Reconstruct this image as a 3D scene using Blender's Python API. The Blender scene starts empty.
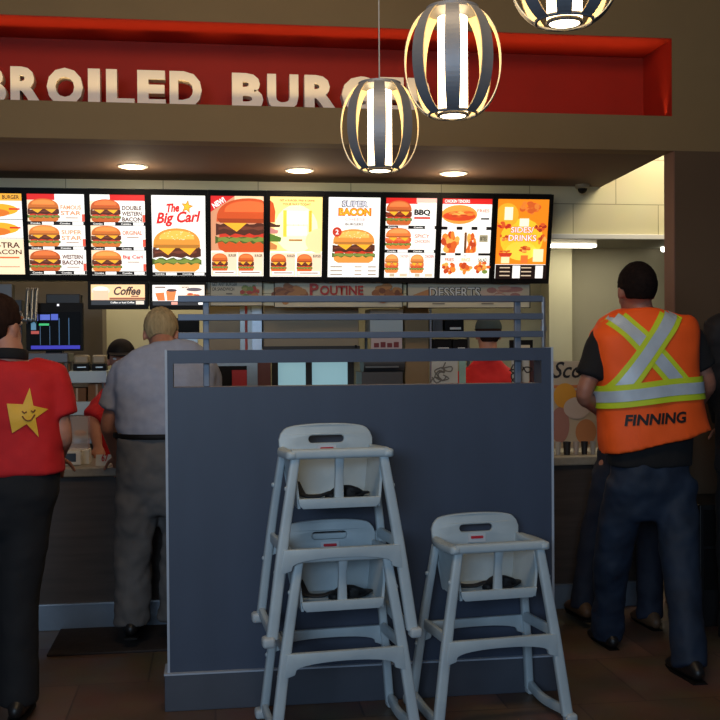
import bpy, bmesh, math, random
from mathutils import Vector, Matrix
from mathutils.bvhtree import BVHTree
random.seed(7)
D = bpy.data
COL = bpy.context.scene.collection
SC = bpy.context.scene

# ------------------------------------------------------------------ camera
F, YAW, PIT, ROLL, CH = 1050.0, math.radians(8.0), math.atan(13/1050), 0.007, 1.5
RZ = Matrix.Rotation(-YAW, 3, 'Z') @ Matrix.Rotation(-PIT, 3, 'X')
def ray(px, py):
    u, v = px-360, 360-py
    c, s = math.cos(ROLL), math.sin(ROLL)
    return RZ @ Vector((c*u+s*v, F, -s*u+c*v))
def at(px, py, y):                       # point of the vertical plane at depth y
    d = ray(px, py); t = y/d.y
    return Vector((d.x*t, y, CH+d.z*t))
def fl(px, py, z=0.0):                   # point of the horizontal plane z
    d = ray(px, py); t = (z-CH)/d.z
    return Vector((d.x*t, d.y*t, z))
cam = D.objects.new('camera', D.cameras.new('camera')); COL.objects.link(cam)
fw = ray(360, 360).normalized(); rt = (ray(361, 360)-ray(360, 360)).normalized(); up = rt.cross(fw)
m = Matrix((( rt.x, up.x, -fw.x, 0), (rt.y, up.y, -fw.y, 0), (rt.z, up.z, -fw.z, CH), (0, 0, 0, 1)))
cam.matrix_world = m
cam.data.sensor_width = 36; cam.data.lens = F/720*36; cam.data.clip_start = 0.05
SC.camera = cam

# ------------------------------------------------------------------ world, daylight, exposure
w = D.worlds.new('world'); SC.world = w; w.use_nodes = True
w.node_tree.nodes['Background'].inputs[0].default_value = (0.50, 0.68, 1.0, 1)
w.node_tree.nodes['Background'].inputs[1].default_value = 0.05
def area(name, loc, target, sx, sy, power, col, spread=math.pi):
    l = D.lights.new(name, 'AREA'); l.shape = 'RECTANGLE'; l.size = sx; l.size_y = sy
    l.energy = power; l.color = col; l.spread = spread
    o = D.objects.new(name, l); COL.objects.link(o); o.location = loc
    o.rotation_euler = (Vector(target)-Vector(loc)).to_track_quat('-Z', 'Y').to_euler()
    return o
area('daylight_window', (-1.8, -3.0, 2.5), (0.5, 4.5, 1.75), 3.4, 1.4, 58, (0.55, 0.76, 1.0), math.radians(95))
area('dining_ceiling_light', (0.2, 2.6, 3.75), (0.2, 4.6, 2.2), 2.0, 0.6, 34, (1.0, 0.72, 0.42))
area('kitchen_ceiling_light', (-0.6, 7.9, 2.55), (-0.6, 7.9, 0), 2.6, 0.5, 24, (1.0, 0.88, 0.66))
area('corridor_fill_light', (3.0, 7.75, 2.27), (3.0, 8.0, 0), 0.9, 0.3, 7, (1.0, 0.93, 0.72))  # area light added beside the strip light to brighten the corridor wall
area('servery_ceiling_light', (3.3, 6.3, 3.3), (3.0, 7.0, 2.3), 0.6, 0.6, 24, (1.0, 0.88, 0.64))
VS = SC.view_settings
VS.view_transform = 'Standard'; VS.look = 'None'; VS.gamma = 1; VS.use_curve_mapping = False
VS.exposure = 0.0

# ------------------------------------------------------------------ materials
def lin(c):
    return tuple(((x/255)/12.92 if x/255 <= .04045 else ((x/255+.055)/1.055)**2.4) for x in c)
MC = {}
def mat(name, col, rough=.55, metal=0.0, var=0.0, scale=8.0, bump=0.0, stretch=(1, 1, 1), emit=0.0, alpha=1.0, trans=0.0, col2=None, spec=.5):
    if name in MC: return MC[name]
    m = D.materials.new(name); m.use_nodes = True; MC[name] = m
    nt = m.node_tree; b = nt.nodes['Principled BSDF']; c = lin(col)
    b.inputs['Base Color'].default_value = (*c, 1); b.inputs['Roughness'].default_value = rough
    b.inputs['Metallic'].default_value = metal; b.inputs['Specular IOR Level'].default_value = spec
    if trans: b.inputs['Transmission Weight'].default_value = trans
    if alpha < 1: b.inputs['Alpha'].default_value = alpha
    if emit:
        b.inputs['Emission Color'].default_value = (*c, 1); b.inputs['Emission Strength'].default_value = emit
    if var or bump or col2:
        tc = nt.nodes.new('ShaderNodeTexCoord'); mp = nt.nodes.new('ShaderNodeMapping')
        mp.inputs['Scale'].default_value = stretch
        n = nt.nodes.new('ShaderNodeTexNoise'); n.inputs['Scale'].default_value = scale; n.inputs['Detail'].default_value = 5
        nt.links.new(tc.outputs['Object'], mp.inputs[0]); nt.links.new(mp.outputs[0], n.inputs['Vector'])
        if var or col2:
            r = nt.nodes.new('ShaderNodeValToRGB'); r.color_ramp.elements[0].position = .3; r.color_ramp.elements[1].position = .7
            c2 = lin(col2) if col2 else tuple(min(1, x*(1+var)) for x in c)
            r.color_ramp.elements[0].color = (*[x*(1-var) for x in c], 1); r.color_ramp.elements[1].color = (*c2, 1)
            nt.links.new(n.outputs['Fac'], r.inputs[0]); nt.links.new(r.outputs[0], b.inputs['Base Color'])
        if bump:
            bp = nt.nodes.new('ShaderNodeBump'); bp.inputs['Strength'].default_value = bump; bp.inputs['Distance'].default_value = .01
            nt.links.new(n.outputs['Fac'], bp.inputs['Height']); nt.links.new(bp.outputs[0], b.inputs['Normal'])
    return m
def brickmat(name, c1, c2, mortar, scale, bw, bh, ms, rough=.4, axes='xz', off=0.5, var=.2, bump=.2):
    m = D.materials.new(name); m.use_nodes = True; MC[name] = m
    nt = m.node_tree; b = nt.nodes['Principled BSDF']; b.inputs['Roughness'].default_value = rough
    tc = nt.nodes.new('ShaderNodeTexCoord'); sp = nt.nodes.new('ShaderNodeSeparateXYZ'); cb = nt.nodes.new('ShaderNodeCombineXYZ')
    nt.links.new(tc.outputs['Object'], sp.inputs[0])
    nt.links.new(sp.outputs['XYZ'.index(axes[0].upper())], cb.inputs[0]); nt.links.new(sp.outputs['XYZ'.index(axes[1].upper())], cb.inputs[1])
    br = nt.nodes.new('ShaderNodeTexBrick'); nt.links.new(cb.outputs[0], br.inputs['Vector'])
    br.offset = off; br.inputs['Scale'].default_value = scale; br.inputs['Brick Width'].default_value = bw; br.inputs['Row Height'].default_value = bh
    br.inputs['Mortar Size'].default_value = ms
    br.inputs['Color1'].default_value = (*lin(c1), 1); br.inputs['Color2'].default_value = (*lin(c2), 1); br.inputs['Mortar'].default_value = (*lin(mortar), 1)
    n = nt.nodes.new('ShaderNodeTexNoise'); n.inputs['Scale'].default_value = 3; n.inputs['Detail'].default_value = 6
    nt.links.new(tc.outputs['Object'], n.inputs['Vector'])
    mx = nt.nodes.new('ShaderNodeMix'); mx.data_type = 'RGBA'; mx.blend_type = 'OVERLAY'; mx.inputs[0].default_value = var
    nt.links.new(br.outputs['Color'], mx.inputs[6]); nt.links.new(n.outputs['Color'], mx.inputs[7])
    nt.links.new(mx.outputs[2], b.inputs['Base Color'])
    mr = nt.nodes.new('ShaderNodeMapRange'); mr.inputs[3].default_value = rough-.15; mr.inputs[4].default_value = rough+.25
    nt.links.new(n.outputs['Fac'], mr.inputs[0]); nt.links.new(mr.outputs[0], b.inputs['Roughness'])
    bp = nt.nodes.new('ShaderNodeBump'); bp.inputs['Strength'].default_value = bump; bp.inputs['Distance'].default_value = .01
    nt.links.new(n.outputs['Fac'], bp.inputs['Height']); nt.links.new(bp.outputs[0], b.inputs['Normal'])
    return m
M_floor = brickmat('floor_tile', (86, 68, 53), (106, 84, 66), (66, 52, 42), 1, .6, .6, .004, rough=.40, axes='xy', var=.6, bump=.25)
M_tile = brickmat('beige_wall_tile', (216, 206, 168), (208, 198, 160), (150, 140, 110), 1, .62, .31, .003, rough=.35, var=.12, bump=.05)
M_head = mat('taupe_paint', (128, 104, 68), .75, var=.04, scale=3, bump=.03)
M_soff = mat('brown_ceiling_paint', (112, 88, 70), .8, var=.04, scale=3)
M_brown = mat('dark_brown_wall_paint', (88, 66, 44), .75, var=.06, scale=2, bump=.03)
M_jamb = mat('reddish_brown_trim', (122, 88, 72), .6)
M_red = mat('sign_red_paint', (168, 40, 24), .6, var=.04, scale=4, spec=.2)
M_cream = mat('cream_kitchen_wall', (186, 178, 146), .6, var=.05, scale=3)
M_greenish = mat('sage_wall_paint', (142, 134, 110), .7, var=.04, scale=2)
M_white = mat('white_paint', (225, 222, 212), .6)
M_letter = mat('off_white_letter', (226, 216, 202), .55)
M_blue = mat('slate_blue_laminate', (58, 68, 87), .5, var=.10, scale=5, bump=.04, stretch=(1, 1, .3))
M_blue2 = mat('grey_blue_laminate', (68, 72, 82), .42, var=.10, scale=5)
M_rail = mat('slate_blue_metal', (84, 94, 112), .4, metal=.2, var=.05)
M_alu = mat('brushed_aluminium', (178, 186, 196), .32, metal=.85, var=.05, scale=20)
M_trimg = mat('satin_grey_trim', (158, 168, 182), .45)
M_postg = mat('grey_blue_post_metal', (104, 112, 126), .45, metal=.2)
M_steel = mat('stainless_steel', (150, 152, 150), .3, metal=.8, var=.08, scale=12)
M_black = mat('black_plastic', (18, 15, 14), .6, var=.1, spec=.2)
M_dark = mat('charcoal_housing', (28, 26, 27), .5, var=.1)
M_woodc = mat('dark_wood_laminate', (66, 56, 50), .5, var=.28, scale=4, stretch=(.6, 1, 7), bump=.05)
M_top = mat('grey_stone_worktop', (150, 142, 128), .4, var=.12, scale=30)
M_kick = mat('steel_kick_plate', (128, 142, 158), .38, metal=.45, var=.08, scale=6)
M_mat = mat('rubber_mat', (44, 34, 30), .8, var=.2, scale=30, bump=.2)
M_chair = mat('grey_moulded_plastic', (168, 182, 190), .45, var=.05, scale=9, bump=.03, col2=(182, 194, 198))
M_strap = mat('black_webbing', (12, 12, 15), .7)
M_skin = mat('skin', (176, 120, 96), .55, var=.06, scale=20, bump=.05)
M_skin2 = mat('tanned_skin', (150, 98, 78), .55, var=.06, scale=20, bump=.05)
M_card = mat('brown_cardboard', (122, 88, 56), .8, var=.12, scale=14)
EM = {}
def em(c, s=1.0):
    k = (c, round(s, 2))
    if k not in EM:
        m = D.materials.new('backlit_ink'); m.use_nodes = True
        b = m.node_tree.nodes['Principled BSDF']; b.inputs['Base Color'].default_value = (*[x*.5 for x in lin(c)], 1); b.inputs['Roughness'].default_value = .4
        b.inputs['Emission Color'].default_value = (*lin(c), 1); b.inputs['Emission Strength'].default_value = s
        EM[k] = m
    return EM[k]
def ink(c):
    k = (c, 'ink')
    if k not in EM: EM[k] = mat('ink_%d' % len(EM), c, .5)
    return EM[k]

# ------------------------------------------------------------------ object helpers
def tag(o, label=None, cat=None, group=None, kind=None):
    for k, v in (('label', label), ('category', cat), ('group', group), ('kind', kind)):
        if v: o[k] = v
    return o
def obj(name, bm, mats, parent=None, smooth=False, origin=None):
    me = D.meshes.new(name)
    off = parent.location.copy() if parent else (Vector(origin) if origin else None)
    p = parent
    while p is not None and p.parent is not None: p = p.parent; off = off+p.location
    if isinstance(bm, bpy.types.Mesh): me = bm; me.name = name
    else:
        bmesh.ops.recalc_face_normals(bm, faces=bm.faces) if smooth != 'keep' else None
        bm.to_mesh(me); bm.free()
    if off is not None: me.transform(Matrix.Translation(-off))
    if mats is not None:
        for x in (mats if isinstance(mats, (list, tuple)) else [mats]): me.materials.append(x)
    if smooth is True:
        for p_ in me.polygons: p_.use_smooth = True
    elif smooth == 'auto':
        for p_ in me.polygons: p_.use_smooth = True
        try: me.set_sharp_from_angle(angle=math.radians(35))
        except Exception: pass
    o = D.objects.new(name, me); COL.objects.link(o)
    if parent: o.parent = parent
    elif origin is not None: o.location = origin
    return o
def empty(name, loc, label, cat, group=None):
    o = D.objects.new(name, None); COL.objects.link(o); o.location = loc; o.empty_display_size = .1
    return tag(o, label, cat, group)
def NB(): return bmesh.new()
def box(bm, x0, x1, y0, y1, z0, z1, bev=0.0, seg=2, mi=0):
    vs = [bm.verts.new((x, y, z)) for x in (x0, x1) for y in (y0, y1) for z in (z0, z1)]
    q = [(0, 1, 3, 2), (4, 6, 7, 5), (0, 4, 5, 1), (2, 3, 7, 6), (0, 2, 6, 4), (1, 5, 7, 3)]
    fs = [bm.faces.new([vs[i] for i in f]) for f in q]
    for f in fs: f.material_index = mi
    if bev:
        es = list({e for f in fs for e in f.edges})
        bmesh.ops.bevel(bm, geom=es, offset=bev, segments=seg, profile=.5, affect='EDGES')
    return vs
def bx(*a, **k): bm = NB(); box(bm, *a, **k); return bm
def frame(tan, side):
    t = tan.normalized(); s = (side - t*side.dot(t))
    s = s.normalized() if s.length > 1e-6 else t.orthogonal().normalized()
    return s, t.cross(s)
def catmull(pts, vals, n):
    P = [Vector(p) for p in pts]; out = []; ov = []
    for i in range(len(P)-1):
        a, b, c, d = P[max(i-1, 0)], P[i], P[i+1], P[min(i+2, len(P)-1)]
        va, vb, vc, vd = vals[max(i-1, 0)], vals[i], vals[i+1], vals[min(i+2, len(P)-1)]
        for k in range(n):
            t = k/n
            out.append(.5*((2*b)+(c-a)*t+(2*a-5*b+4*c-d)*t*t+(3*b-a-3*c+d)*t**3))
            ov.append(tuple(x+(y-x)*t for x, y in zip(vb, vc)))
    out.append(P[-1]); ov.append(vals[-1]); return out, ov
def sweep(bm, pts, rad, n=12, side=(1, 0, 0), sub=0, power=2.0, cap=False, mi=0, closed=False):
    """loft superellipse sections (rx along side, ry across) along pts"""
    rad = [r if isinstance(r, tuple) else (r, r) for r in (rad if isinstance(rad, list) else [rad]*len(pts))]
    P = [Vector(p) for p in pts]
    if sub: P, rad = catmull(P, rad, sub)
    rings = []; side = Vector(side); N = len(P)
    for i in range(N):
        t = (P[(i+1) % N]-P[i-1]) if closed else (P[min(i+1, N-1)]-P[max(i-1, 0)])
        s, b = frame(t, side); side = s if closed else side
        rings.append((P[i], s, b, t.normalized(), rad[i]))
    if cap:
        def capr(r, sg):
            p, s, b, t, (rx, ry) = r; q = min(rx, ry); return [(p+t*sg*q*math.sin(a), s, b, t, (rx*math.cos(a)+1e-4, ry*math.cos(a)+1e-4)) for a in (.5, 1.0, 1.35)]
        rings = list(reversed(capr(rings[0], -1)))+rings+capr(rings[-1], 1)
    RV = []
    for p, s, b, t, (rx, ry) in rings:
        row = []
        for k in range(n):
            a = 2*math.pi*(k+.5)/n; c, d = math.cos(a), math.sin(a); e = 2/power
            row.append(bm.verts.new(p+s*(rx*math.copysign(abs(c)**e, c))+b*(ry*math.copysign(abs(d)**e, d))))
        RV.append(row)
    L = len(RV)
    for i in range(L if closed else L-1):
        A, B_ = RV[i], RV[(i+1) % L]
        for k in range(n):
            f = bm.faces.new((A[k], A[(k+1) % n], B_[(k+1) % n], B_[k])); f.material_index = mi
    if not closed:
        bm.faces.new(list(reversed(RV[0]))).material_index = mi; bm.faces.new(RV[-1]).material_index = mi
def cyl(bm, p0, p1, r, n=20, mi=0): sweep(bm, [p0, p1], r, n=n, mi=mi, side=(1, 0, 0) if abs((Vector(p1)-Vector(p0)).normalized().x) < .9 else (0, 0, 1))
def ell(bm, c, r, seg=20, rings=14, mi=0):
    res = bmesh.ops.create_uvsphere(bm, u_segments=seg, v_segments=rings, radius=1)
    bmesh.ops.transform(bm, matrix=Matrix.Translation(c) @ Matrix.Diagonal((*r, 1)), verts=res['verts'])
    for v in res['verts']:
        for f in v.link_faces: f.material_index = mi
def lathe(bm, prof, c, n=28, mi=0):
    rows = []
    for r, z in prof:
        rows.append([bm.verts.new((c[0]+r*math.cos(2*math.pi*k/n), c[1]+r*math.sin(2*math.pi*k/n), c[2]+z)) for k in range(n)])
    for a, b in zip(rows, rows[1:]):
        for k in range(n): bm.faces.new((a[k], a[(k+1) % n], b[(k+1) % n], b[k])).material_index = mi
    bm.faces.new(list(reversed(rows[0]))).material_index = mi; bm.faces.new(rows[-1]).material_index = mi
def grab(o):                                   # evaluated mesh of a temporary object
    dg = bpy.context.evaluated_depsgraph_get(); dg.update()
    me = D.meshes.new_from_object(o.evaluated_get(dg)); d = o.data; D.objects.remove(o)
    return me
def plate(loops, thick, bev=0.0):              # 2-D outline (x,z) with holes -> bm in XZ plane, centred on y=0
    cu = D.curves.new('tmp', 'CURVE'); cu.dimensions = '2D'; cu.fill_mode = 'BOTH'
    cu.extrude = max(thick/2-bev, 0); cu.bevel_depth = bev; cu.bevel_resolution = 1
    for L in loops:
        s = cu.splines.new('POLY'); s.points.add(len(L)-1); s.use_cyclic_u = True
        for p, q in zip(s.points, L): p.co = (q[0], q[1], 0, 1)
    o = D.objects.new('tmp', cu); COL.objects.link(o); me = grab(o)
    bm = NB(); bm.from_mesh(me); D.meshes.remove(me)
    bmesh.ops.remove_doubles(bm, verts=bm.verts, dist=1e-5)
    bmesh.ops.transform(bm, matrix=Matrix.Rotation(math.pi/2, 4, 'X'), verts=bm.verts)
    return bm
def textmesh(s, size=1.0, off=0.0, shear=0.0, ext=0.0, space=1.0, align='LEFT', res=3):
    cu = D.curves.new('tmp', 'FONT'); cu.body = s; cu.size = size; cu.offset = off; cu.shear = shear; cu.extrude = ext
    cu.space_character = space; cu.align_x = align; cu.resolution_u = res
    o = D.objects.new('tmp', cu); COL.objects.link(o); me = grab(o); bm = NB(); bm.from_mesh(me); D.meshes.remove(me); return bm
def fit_text(s, x0, x1, z0, z1, off=0.0, shear=0.0, ext=0.0, space=1.0):
    bm = textmesh(s, 1, off, shear, ext, space)
    xs = [v.co.x for v in bm.verts]; ys = [v.co.y for v in bm.verts]
    a, b, c, d = min(xs), max(xs), min(ys), max(ys)
    for v in bm.verts:
        v.co = Vector((x0+(v.co.x-a)/(b-a)*(x1-x0), -v.co.z, z0+(v.co.y-c)/(d-c)*(z1-z0)))
    return bm
def merge(dst, src, mat4=None, mi=None):
    me = D.meshes.new('t'); 
    if mat4 is not None: bmesh.ops.transform(src, matrix=mat4, verts=src.verts)
    if mi is not None:
        for f in src.faces: f.material_index = mi
    src.to_mesh(me); src.free(); dst.from_mesh(me); D.meshes.remove(me)
def remesh(bm, voxel=.012, smooth=6, wr=0.0, wscale=.12):
    me = D.meshes.new('t'); bmesh.ops.recalc_face_normals(bm, faces=bm.faces); bm.to_mesh(me); bm.free()
    o = D.objects.new('t', me); COL.objects.link(o)
    r = o.modifiers.new('r', 'REMESH'); r.mode = 'VOXEL'; r.voxel_size = voxel
    if smooth: s = o.modifiers.new('s', 'SMOOTH'); s.factor = .5; s.iterations = smooth
    if wr:
        t = D.textures.new('folds', 'CLOUDS'); t.noise_scale = wscale; t.noise_depth = 1
        d = o.modifiers.new('d', 'DISPLACE'); d.texture = t; d.strength = wr; d.mid_level = .5
    out = grab(o); D.meshes.remove(me); return out

# ------------------------------------------------------------------ structure
S = lambda n, bm, m_, **k: tag(obj(n, bm, m_, **k), kind='structure')
YH, YC, YB, YP = 5.66, 5.76, 7.0, 4.40       # header face, counter front, back wall, partition face
S('floor', bx(-3.2, 5.2, -3.2, 9.2, -.05, 0), M_floor)
xj = at(675.5, 300, YH).x                     # right jamb of the servery opening
xr = at(672, 80, YH).x; zt, zb, zh = 3.235, 2.795, 2.6
bm = NB()
box(bm, -3.2, xr, YH, YH+.13, zt, 4.4); box(bm, -3.2, xr, YH, YH+.13, zh, zb)
box(bm, xr, 5.2, YH, YH+.13, zh, 4.4)
S('wall_front', bm, M_head)
S('wall_right', bx(xj, 5.2, YH, YH+.13, 0, zh), M_brown)
S('trim_1', bx(xj-.006, xj+.004, YH+.004, YH+.134, 0, zh-.001), M_jamb)
# recessed sign box
rd = .40
bm = NB()
box(bm, -3.2, xr-.002, YH+.001, YH+rd, zt-.004, zt+.02); box(bm, xr, xr+.02, YH+.131, YH+rd, zb-.0, zt+.02)
box(bm, -3.2, xr+.02, YH+rd, YH+rd+.02, zb-.02, zt+.02); box(bm, -3.2, xr+.02, YH+.131, YH+rd, zb-.02, zb)
box(bm, xr-.002, xr, YH+.002, YH+.14, zb, zt)
S('trim_2', bm, M_red)
b = NB(); ca, cb = at(664.5, 160, YH+.13).x, at(601, 187, YB).x
vs = [b.verts.new((x, y, z)) for z in (zh, zh+.06) for x, y in ((-3.2, YH+.13), (ca, YH+.13), (cb, YB), (-3.2, YB))]
for q in ((0, 1, 2, 3), (7, 6, 5, 4), (0, 4, 5, 1), (1, 5, 6, 2), (2, 6, 7, 3), (3, 7, 4, 0)): b.faces.new([vs[i] for i in q])
S('ceiling', b, M_soff)
S('ceiling_2', bx(-3.2, 5.2, -3.2, YH, 4.4, 4.45), M_head)
S('wall_back', (lambda b: (box(b, -3.2, at(89, 300, YB).x, YB, YB+.1, at(45, 281, YB).z, 3.5), box(b, at(89, 300, YB).x, 2.17, YB, YB+.1, 1.78, 3.5), box(b, 2.17, 5.2, YB, YB+.1, 2.245, 3.5), b)[-1])(NB()), M_tile)
S('lintel_highlight', bx(at(551, 240, YB-.03).x, at(668, 240, YB-.03).x+.5, YB-.03, YB+.0, 2.235, 2.27, bev=.004), M_white)  # white strip paints in the lit lower edge of the lintel
S('ceiling_3', bx(-3.2, 5.2, YB+.1, 9.1, 2.75, 2.8), M_white)
S('ceiling_4', bx(2.1, 5.2, YB+.1, 8.6, 2.30, 2.36), mat('grey_ceiling_tile', (170, 168, 150), .7))
S('wall_kitchen', bx(-3.2, 5.2, 8.6, 8.7, 0, 2.75), M_cream)
S('wall_corridor', bx(at(572, 300, 8.3).x, 5.2, 8.3, 8.36, 0, 2.3), M_greenish)
S('trim_4', bx(at(549, 300, 8.1).x, at(572, 300, 8.1).x, 8.1, 8.3, 0, 2.3), M_cream)

# sign letters, standing on the ledge of the recess
LY = YH+.16
x0, x1 = at(-128, 85, LY).x, at(204, 85, LY).x
sgn = empty('sign_lettering', (x0, LY, zb), 'off-white raised capitals reading CHARBROILED BURGERS in the red recess above the counter', 'sign')
def letters(word, pxs, top, bot):
    for ch, (a, b) in zip(word, pxs):
        A, B_ = at(a, bot, LY).x, at(b, bot, LY).x
        f = fit_text(ch, A, B_, zb+.002, zb+.205, off=.048, ext=.04); bmesh.ops.translate(f, verts=f.verts, vec=(0, LY, 0))
        obj('letter', f, M_letter, sgn)
letters('BROILED', [(-24, 8), (12, 44), (48, 84), (89, 101), (107, 135), (138, 166), (170, 202)], 72, 104)
letters('CHAR', [(-180, -148), (-143, -109), (-106, -68), (-64, -30)], 72, 104)
letters('BURGERS', [(232, 263), (267, 298), (304, 338), (341, 374), (379, 403), (407, 436), (439, 462)], 72, 104)
# cove light strip in the recess
cv = empty('cove_light', (1.0, YH+.33, zb), 'slim light strip lying in the sign recess behind the letters', 'light')
obj('lamp_strip', bx(-1.6, xr-.06, YH+.06, YH+.075, zb+.001, zb+.012), em((255, 150, 70), .5), cv)
cl = area('cove_lamp', (0.55, YH+.075, zb+.03), (0.55, YH+.10, zt), 4.2, 0.03, 3.2, (1.0, 0.70, 0.30), math.radians(75))

# downlights
for k, (px, py) in enumerate(((133, 166), (299.5, 170), (453.5, 173))):
    p = fl(px, py, zh)
    L = ['round recessed downlight in the soffit, leftmost of the three', 'round recessed downlight in the soffit, the middle one of three', 'round recessed downlight in the soffit, rightmost of the three'][k]
    d = empty('downlight', p, L, 'ceiling light', 'recessed lights over the counter')
    bm = NB(); lathe(bm, [(.070, -.006), (.088, -.006), (.092, 0), (.070, 0)], p); obj('trim_ring', bm, M_white, d, smooth='auto')
    bm = NB(); lathe(bm, [(.070, -.009), (.072, -.001)], p); obj('lens', bm, em((255, 225, 180), 9), d)
    pl = D.lights.new('downlight_lamp', 'POINT'); pl.energy = 2.4; pl.color = (1.0, .8, .52); pl.shadow_soft_size = .06
    po = D.objects.new('downlight_lamp', pl); COL.objects.link(po); po.location = (p.x, p.y, p.z-.09)

# dome camera
p = fl(582, 186, zh); p = Vector((p.x-.02, min(p.y, YB-.09), zh))
d = empty('security_camera', p, 'small dark dome security camera under the soffit edge', 'security camera')
bm = NB(); lathe(bm, [(.048, 0), (.048, -.022), (.030, -.03)][::-1], p); obj('base', bm, mat('beige_plastic', (150, 140, 118), .5), d, smooth='auto')
bm = NB(); ell(bm, (p.x, p.y, p.z-.03), (.032, .032, .032)); obj('dome', bm, M_black, d, smooth=True)

# fluorescent fitting in the corridor, wall lamp
a = at(548, 245, 7.35); b = at(597, 244, 7.35)
d = empty('strip_light', (a.x, 7.35, a.z), 'white fluorescent strip light below the corridor ceiling', 'ceiling light')
obj('housing', bx(a.x, b.x, 7.34, 7.42, a.z+.004, 2.30, bev=.004), M_white, d)
obj('tube_lens', bx(a.x+.01, b.x-.01, 7.33, 7.43, a.z-.012, a.z+.004), em((255, 244, 220), 9), d)
p = at(663.5, 247, 8.2)
d = empty('wall_spotlight', (p.x, 8.28, p.z), 'small lit spotlight high on the corridor wall', 'light')
bm = NB(); cyl(bm, (p.x, 8.30, p.z+.02), (p.x, 8.22, p.z+.02), .012); obj('bracket', bm, M_white, d)
bm = NB(); sweep(bm, [(p.x+.02, 8.22, p.z+.04), (p.x-.02, 8.16, p.z-.03)], [.03, .02]); obj('lamp', bm, em((255, 250, 235), 5), d)

# ------------------------------------------------------------------ pendants
M_band = mat('brushed_band_metal', (128, 130, 136), .45, metal=.25, var=.06, scale=20)
M_bandin = mat('pale_gold_lit_band', (250, 228, 180), .45, metal=.2)  # lamp glow on the inner slat faces put into their colour
M_glow = em((255, 224, 172), 7.0); M_glow2 = em((255, 230, 186), 9.0)
def pendant(cx, cy, zbot, W, label, rot=0.0):
    Hh = W*1.10; zc = zbot+Hh/2
    root = empty('pendant_lamp', (cx, cy, zbot), label, 'pendant lamp', 'slatted globe pendant lamps')
    for k in range(8):
        a = rot - math.pi/2 + k*math.pi/4; bm = NB(); prev = None; n = 26
        for i in range(n+1):
            t = -1.18+2.36*i/n                           # latitude-like
            r = W/2*(math.cos(t)**.72) ; z = zc+Hh/2*math.sin(t)/math.sin(1.18)
            hw = W*(.050+.030*math.cos(t))
            row = []
            for rr in (r, r-.004):
                for sd in (-1, 1):
                    x = rr; y = sd*hw
                    row.append(bm.verts.new((cx+x*math.cos(a)-y*math.sin(a), cy+x*math.sin(a)+y*math.cos(a), z)))
            if prev:
                o0, o1, i0, i1 = prev; p0, p1, q0, q1 = row
                bm.faces.new((o0, o1, p1, p0)); f = bm.faces.new((i1, i0, q0, q1)); f.material_index = 1
                bm.faces.new((o0, p0, q0, i0)).material_index = 1; bm.faces.new((o1, i1, q1, p1)).material_index = 1
            prev = row
        obj('slat', bm, [M_band, M_bandin], root, smooth='keep')
    rt_ = W/2*(math.cos(1.18)**.72)
    bm = NB(); lathe(bm, [(rt_+.008, zc+Hh/2-.010), (rt_+.008, zc+Hh/2+.004), (.02, zc+Hh/2+.012)], (cx, cy, 0)); obj('top_cap', bm, M_band, root, smooth='auto')
    bm = NB(); R = W*.145; sweep(bm, [(cx+R*math.cos(q), cy+R*math.sin(q), zbot+.002) for q in [2*math.pi*j/28 for j in range(28)]], (.006, .006), n=8, closed=True, side=(0, 0, 1)); 
    sweep(bm, [(cx+rt_*math.cos(q), cy+rt_*math.sin(q), zbot+.004) for q in [2*math.pi*j/28 for j in range(28)]], (.005, .005), n=8, closed=True, side=(0, 0, 1)); obj('bottom_ring', bm, M_band, root, smooth=True)
    bm = NB(); lathe(bm, [(W*.155, zbot+.006), (W*.155, zc+Hh*.42)], (cx, cy, 0), n=32); obj('glass_diffuser', bm, M_glow, root, smooth='auto')
    bm = NB(); lathe(bm, [(W*.135, zbot-.002), (W*.135, zbot+.004)], (cx, cy, 0), n=32); obj('bottom_lens', bm, M_glow2, root)
    bm = NB(); cyl(bm, (cx, cy, zc+Hh/2), (cx, cy, 4.39), .0028, n=8); obj('cord', bm, mat('grey_cord', (150, 150, 150), .5), root)
    bm = NB(); lathe(bm, [(.055, 4.375), (.06, 4.4)], (cx, cy, 0)); obj('ceiling_canopy', bm, M_band, root)
PW = .31
for (pxc, pyb, wpx, lb) in ((380, 170.5, 78, 'smallest-looking grey slatted globe pendant lamp, lit, hanging in front of the sign'),
                        (453, 115.5, 96, 'middle grey slatted globe pendant lamp, lit, its whole globe larger than its left neighbour'),
                        (564.5, 23, 114, 'topmost right grey slatted globe pendant lamp, cut off by the top of the picture')):
    dep = PW*F/wpx; dr = ray(pxc, pyb); t = dep/F
    p = dr*t + Vector((0, 0, CH))
    pendant(p.x, p.y, p.z, PW, lb, rot=math.atan2(-p.x, p.y)+0.0)

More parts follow.
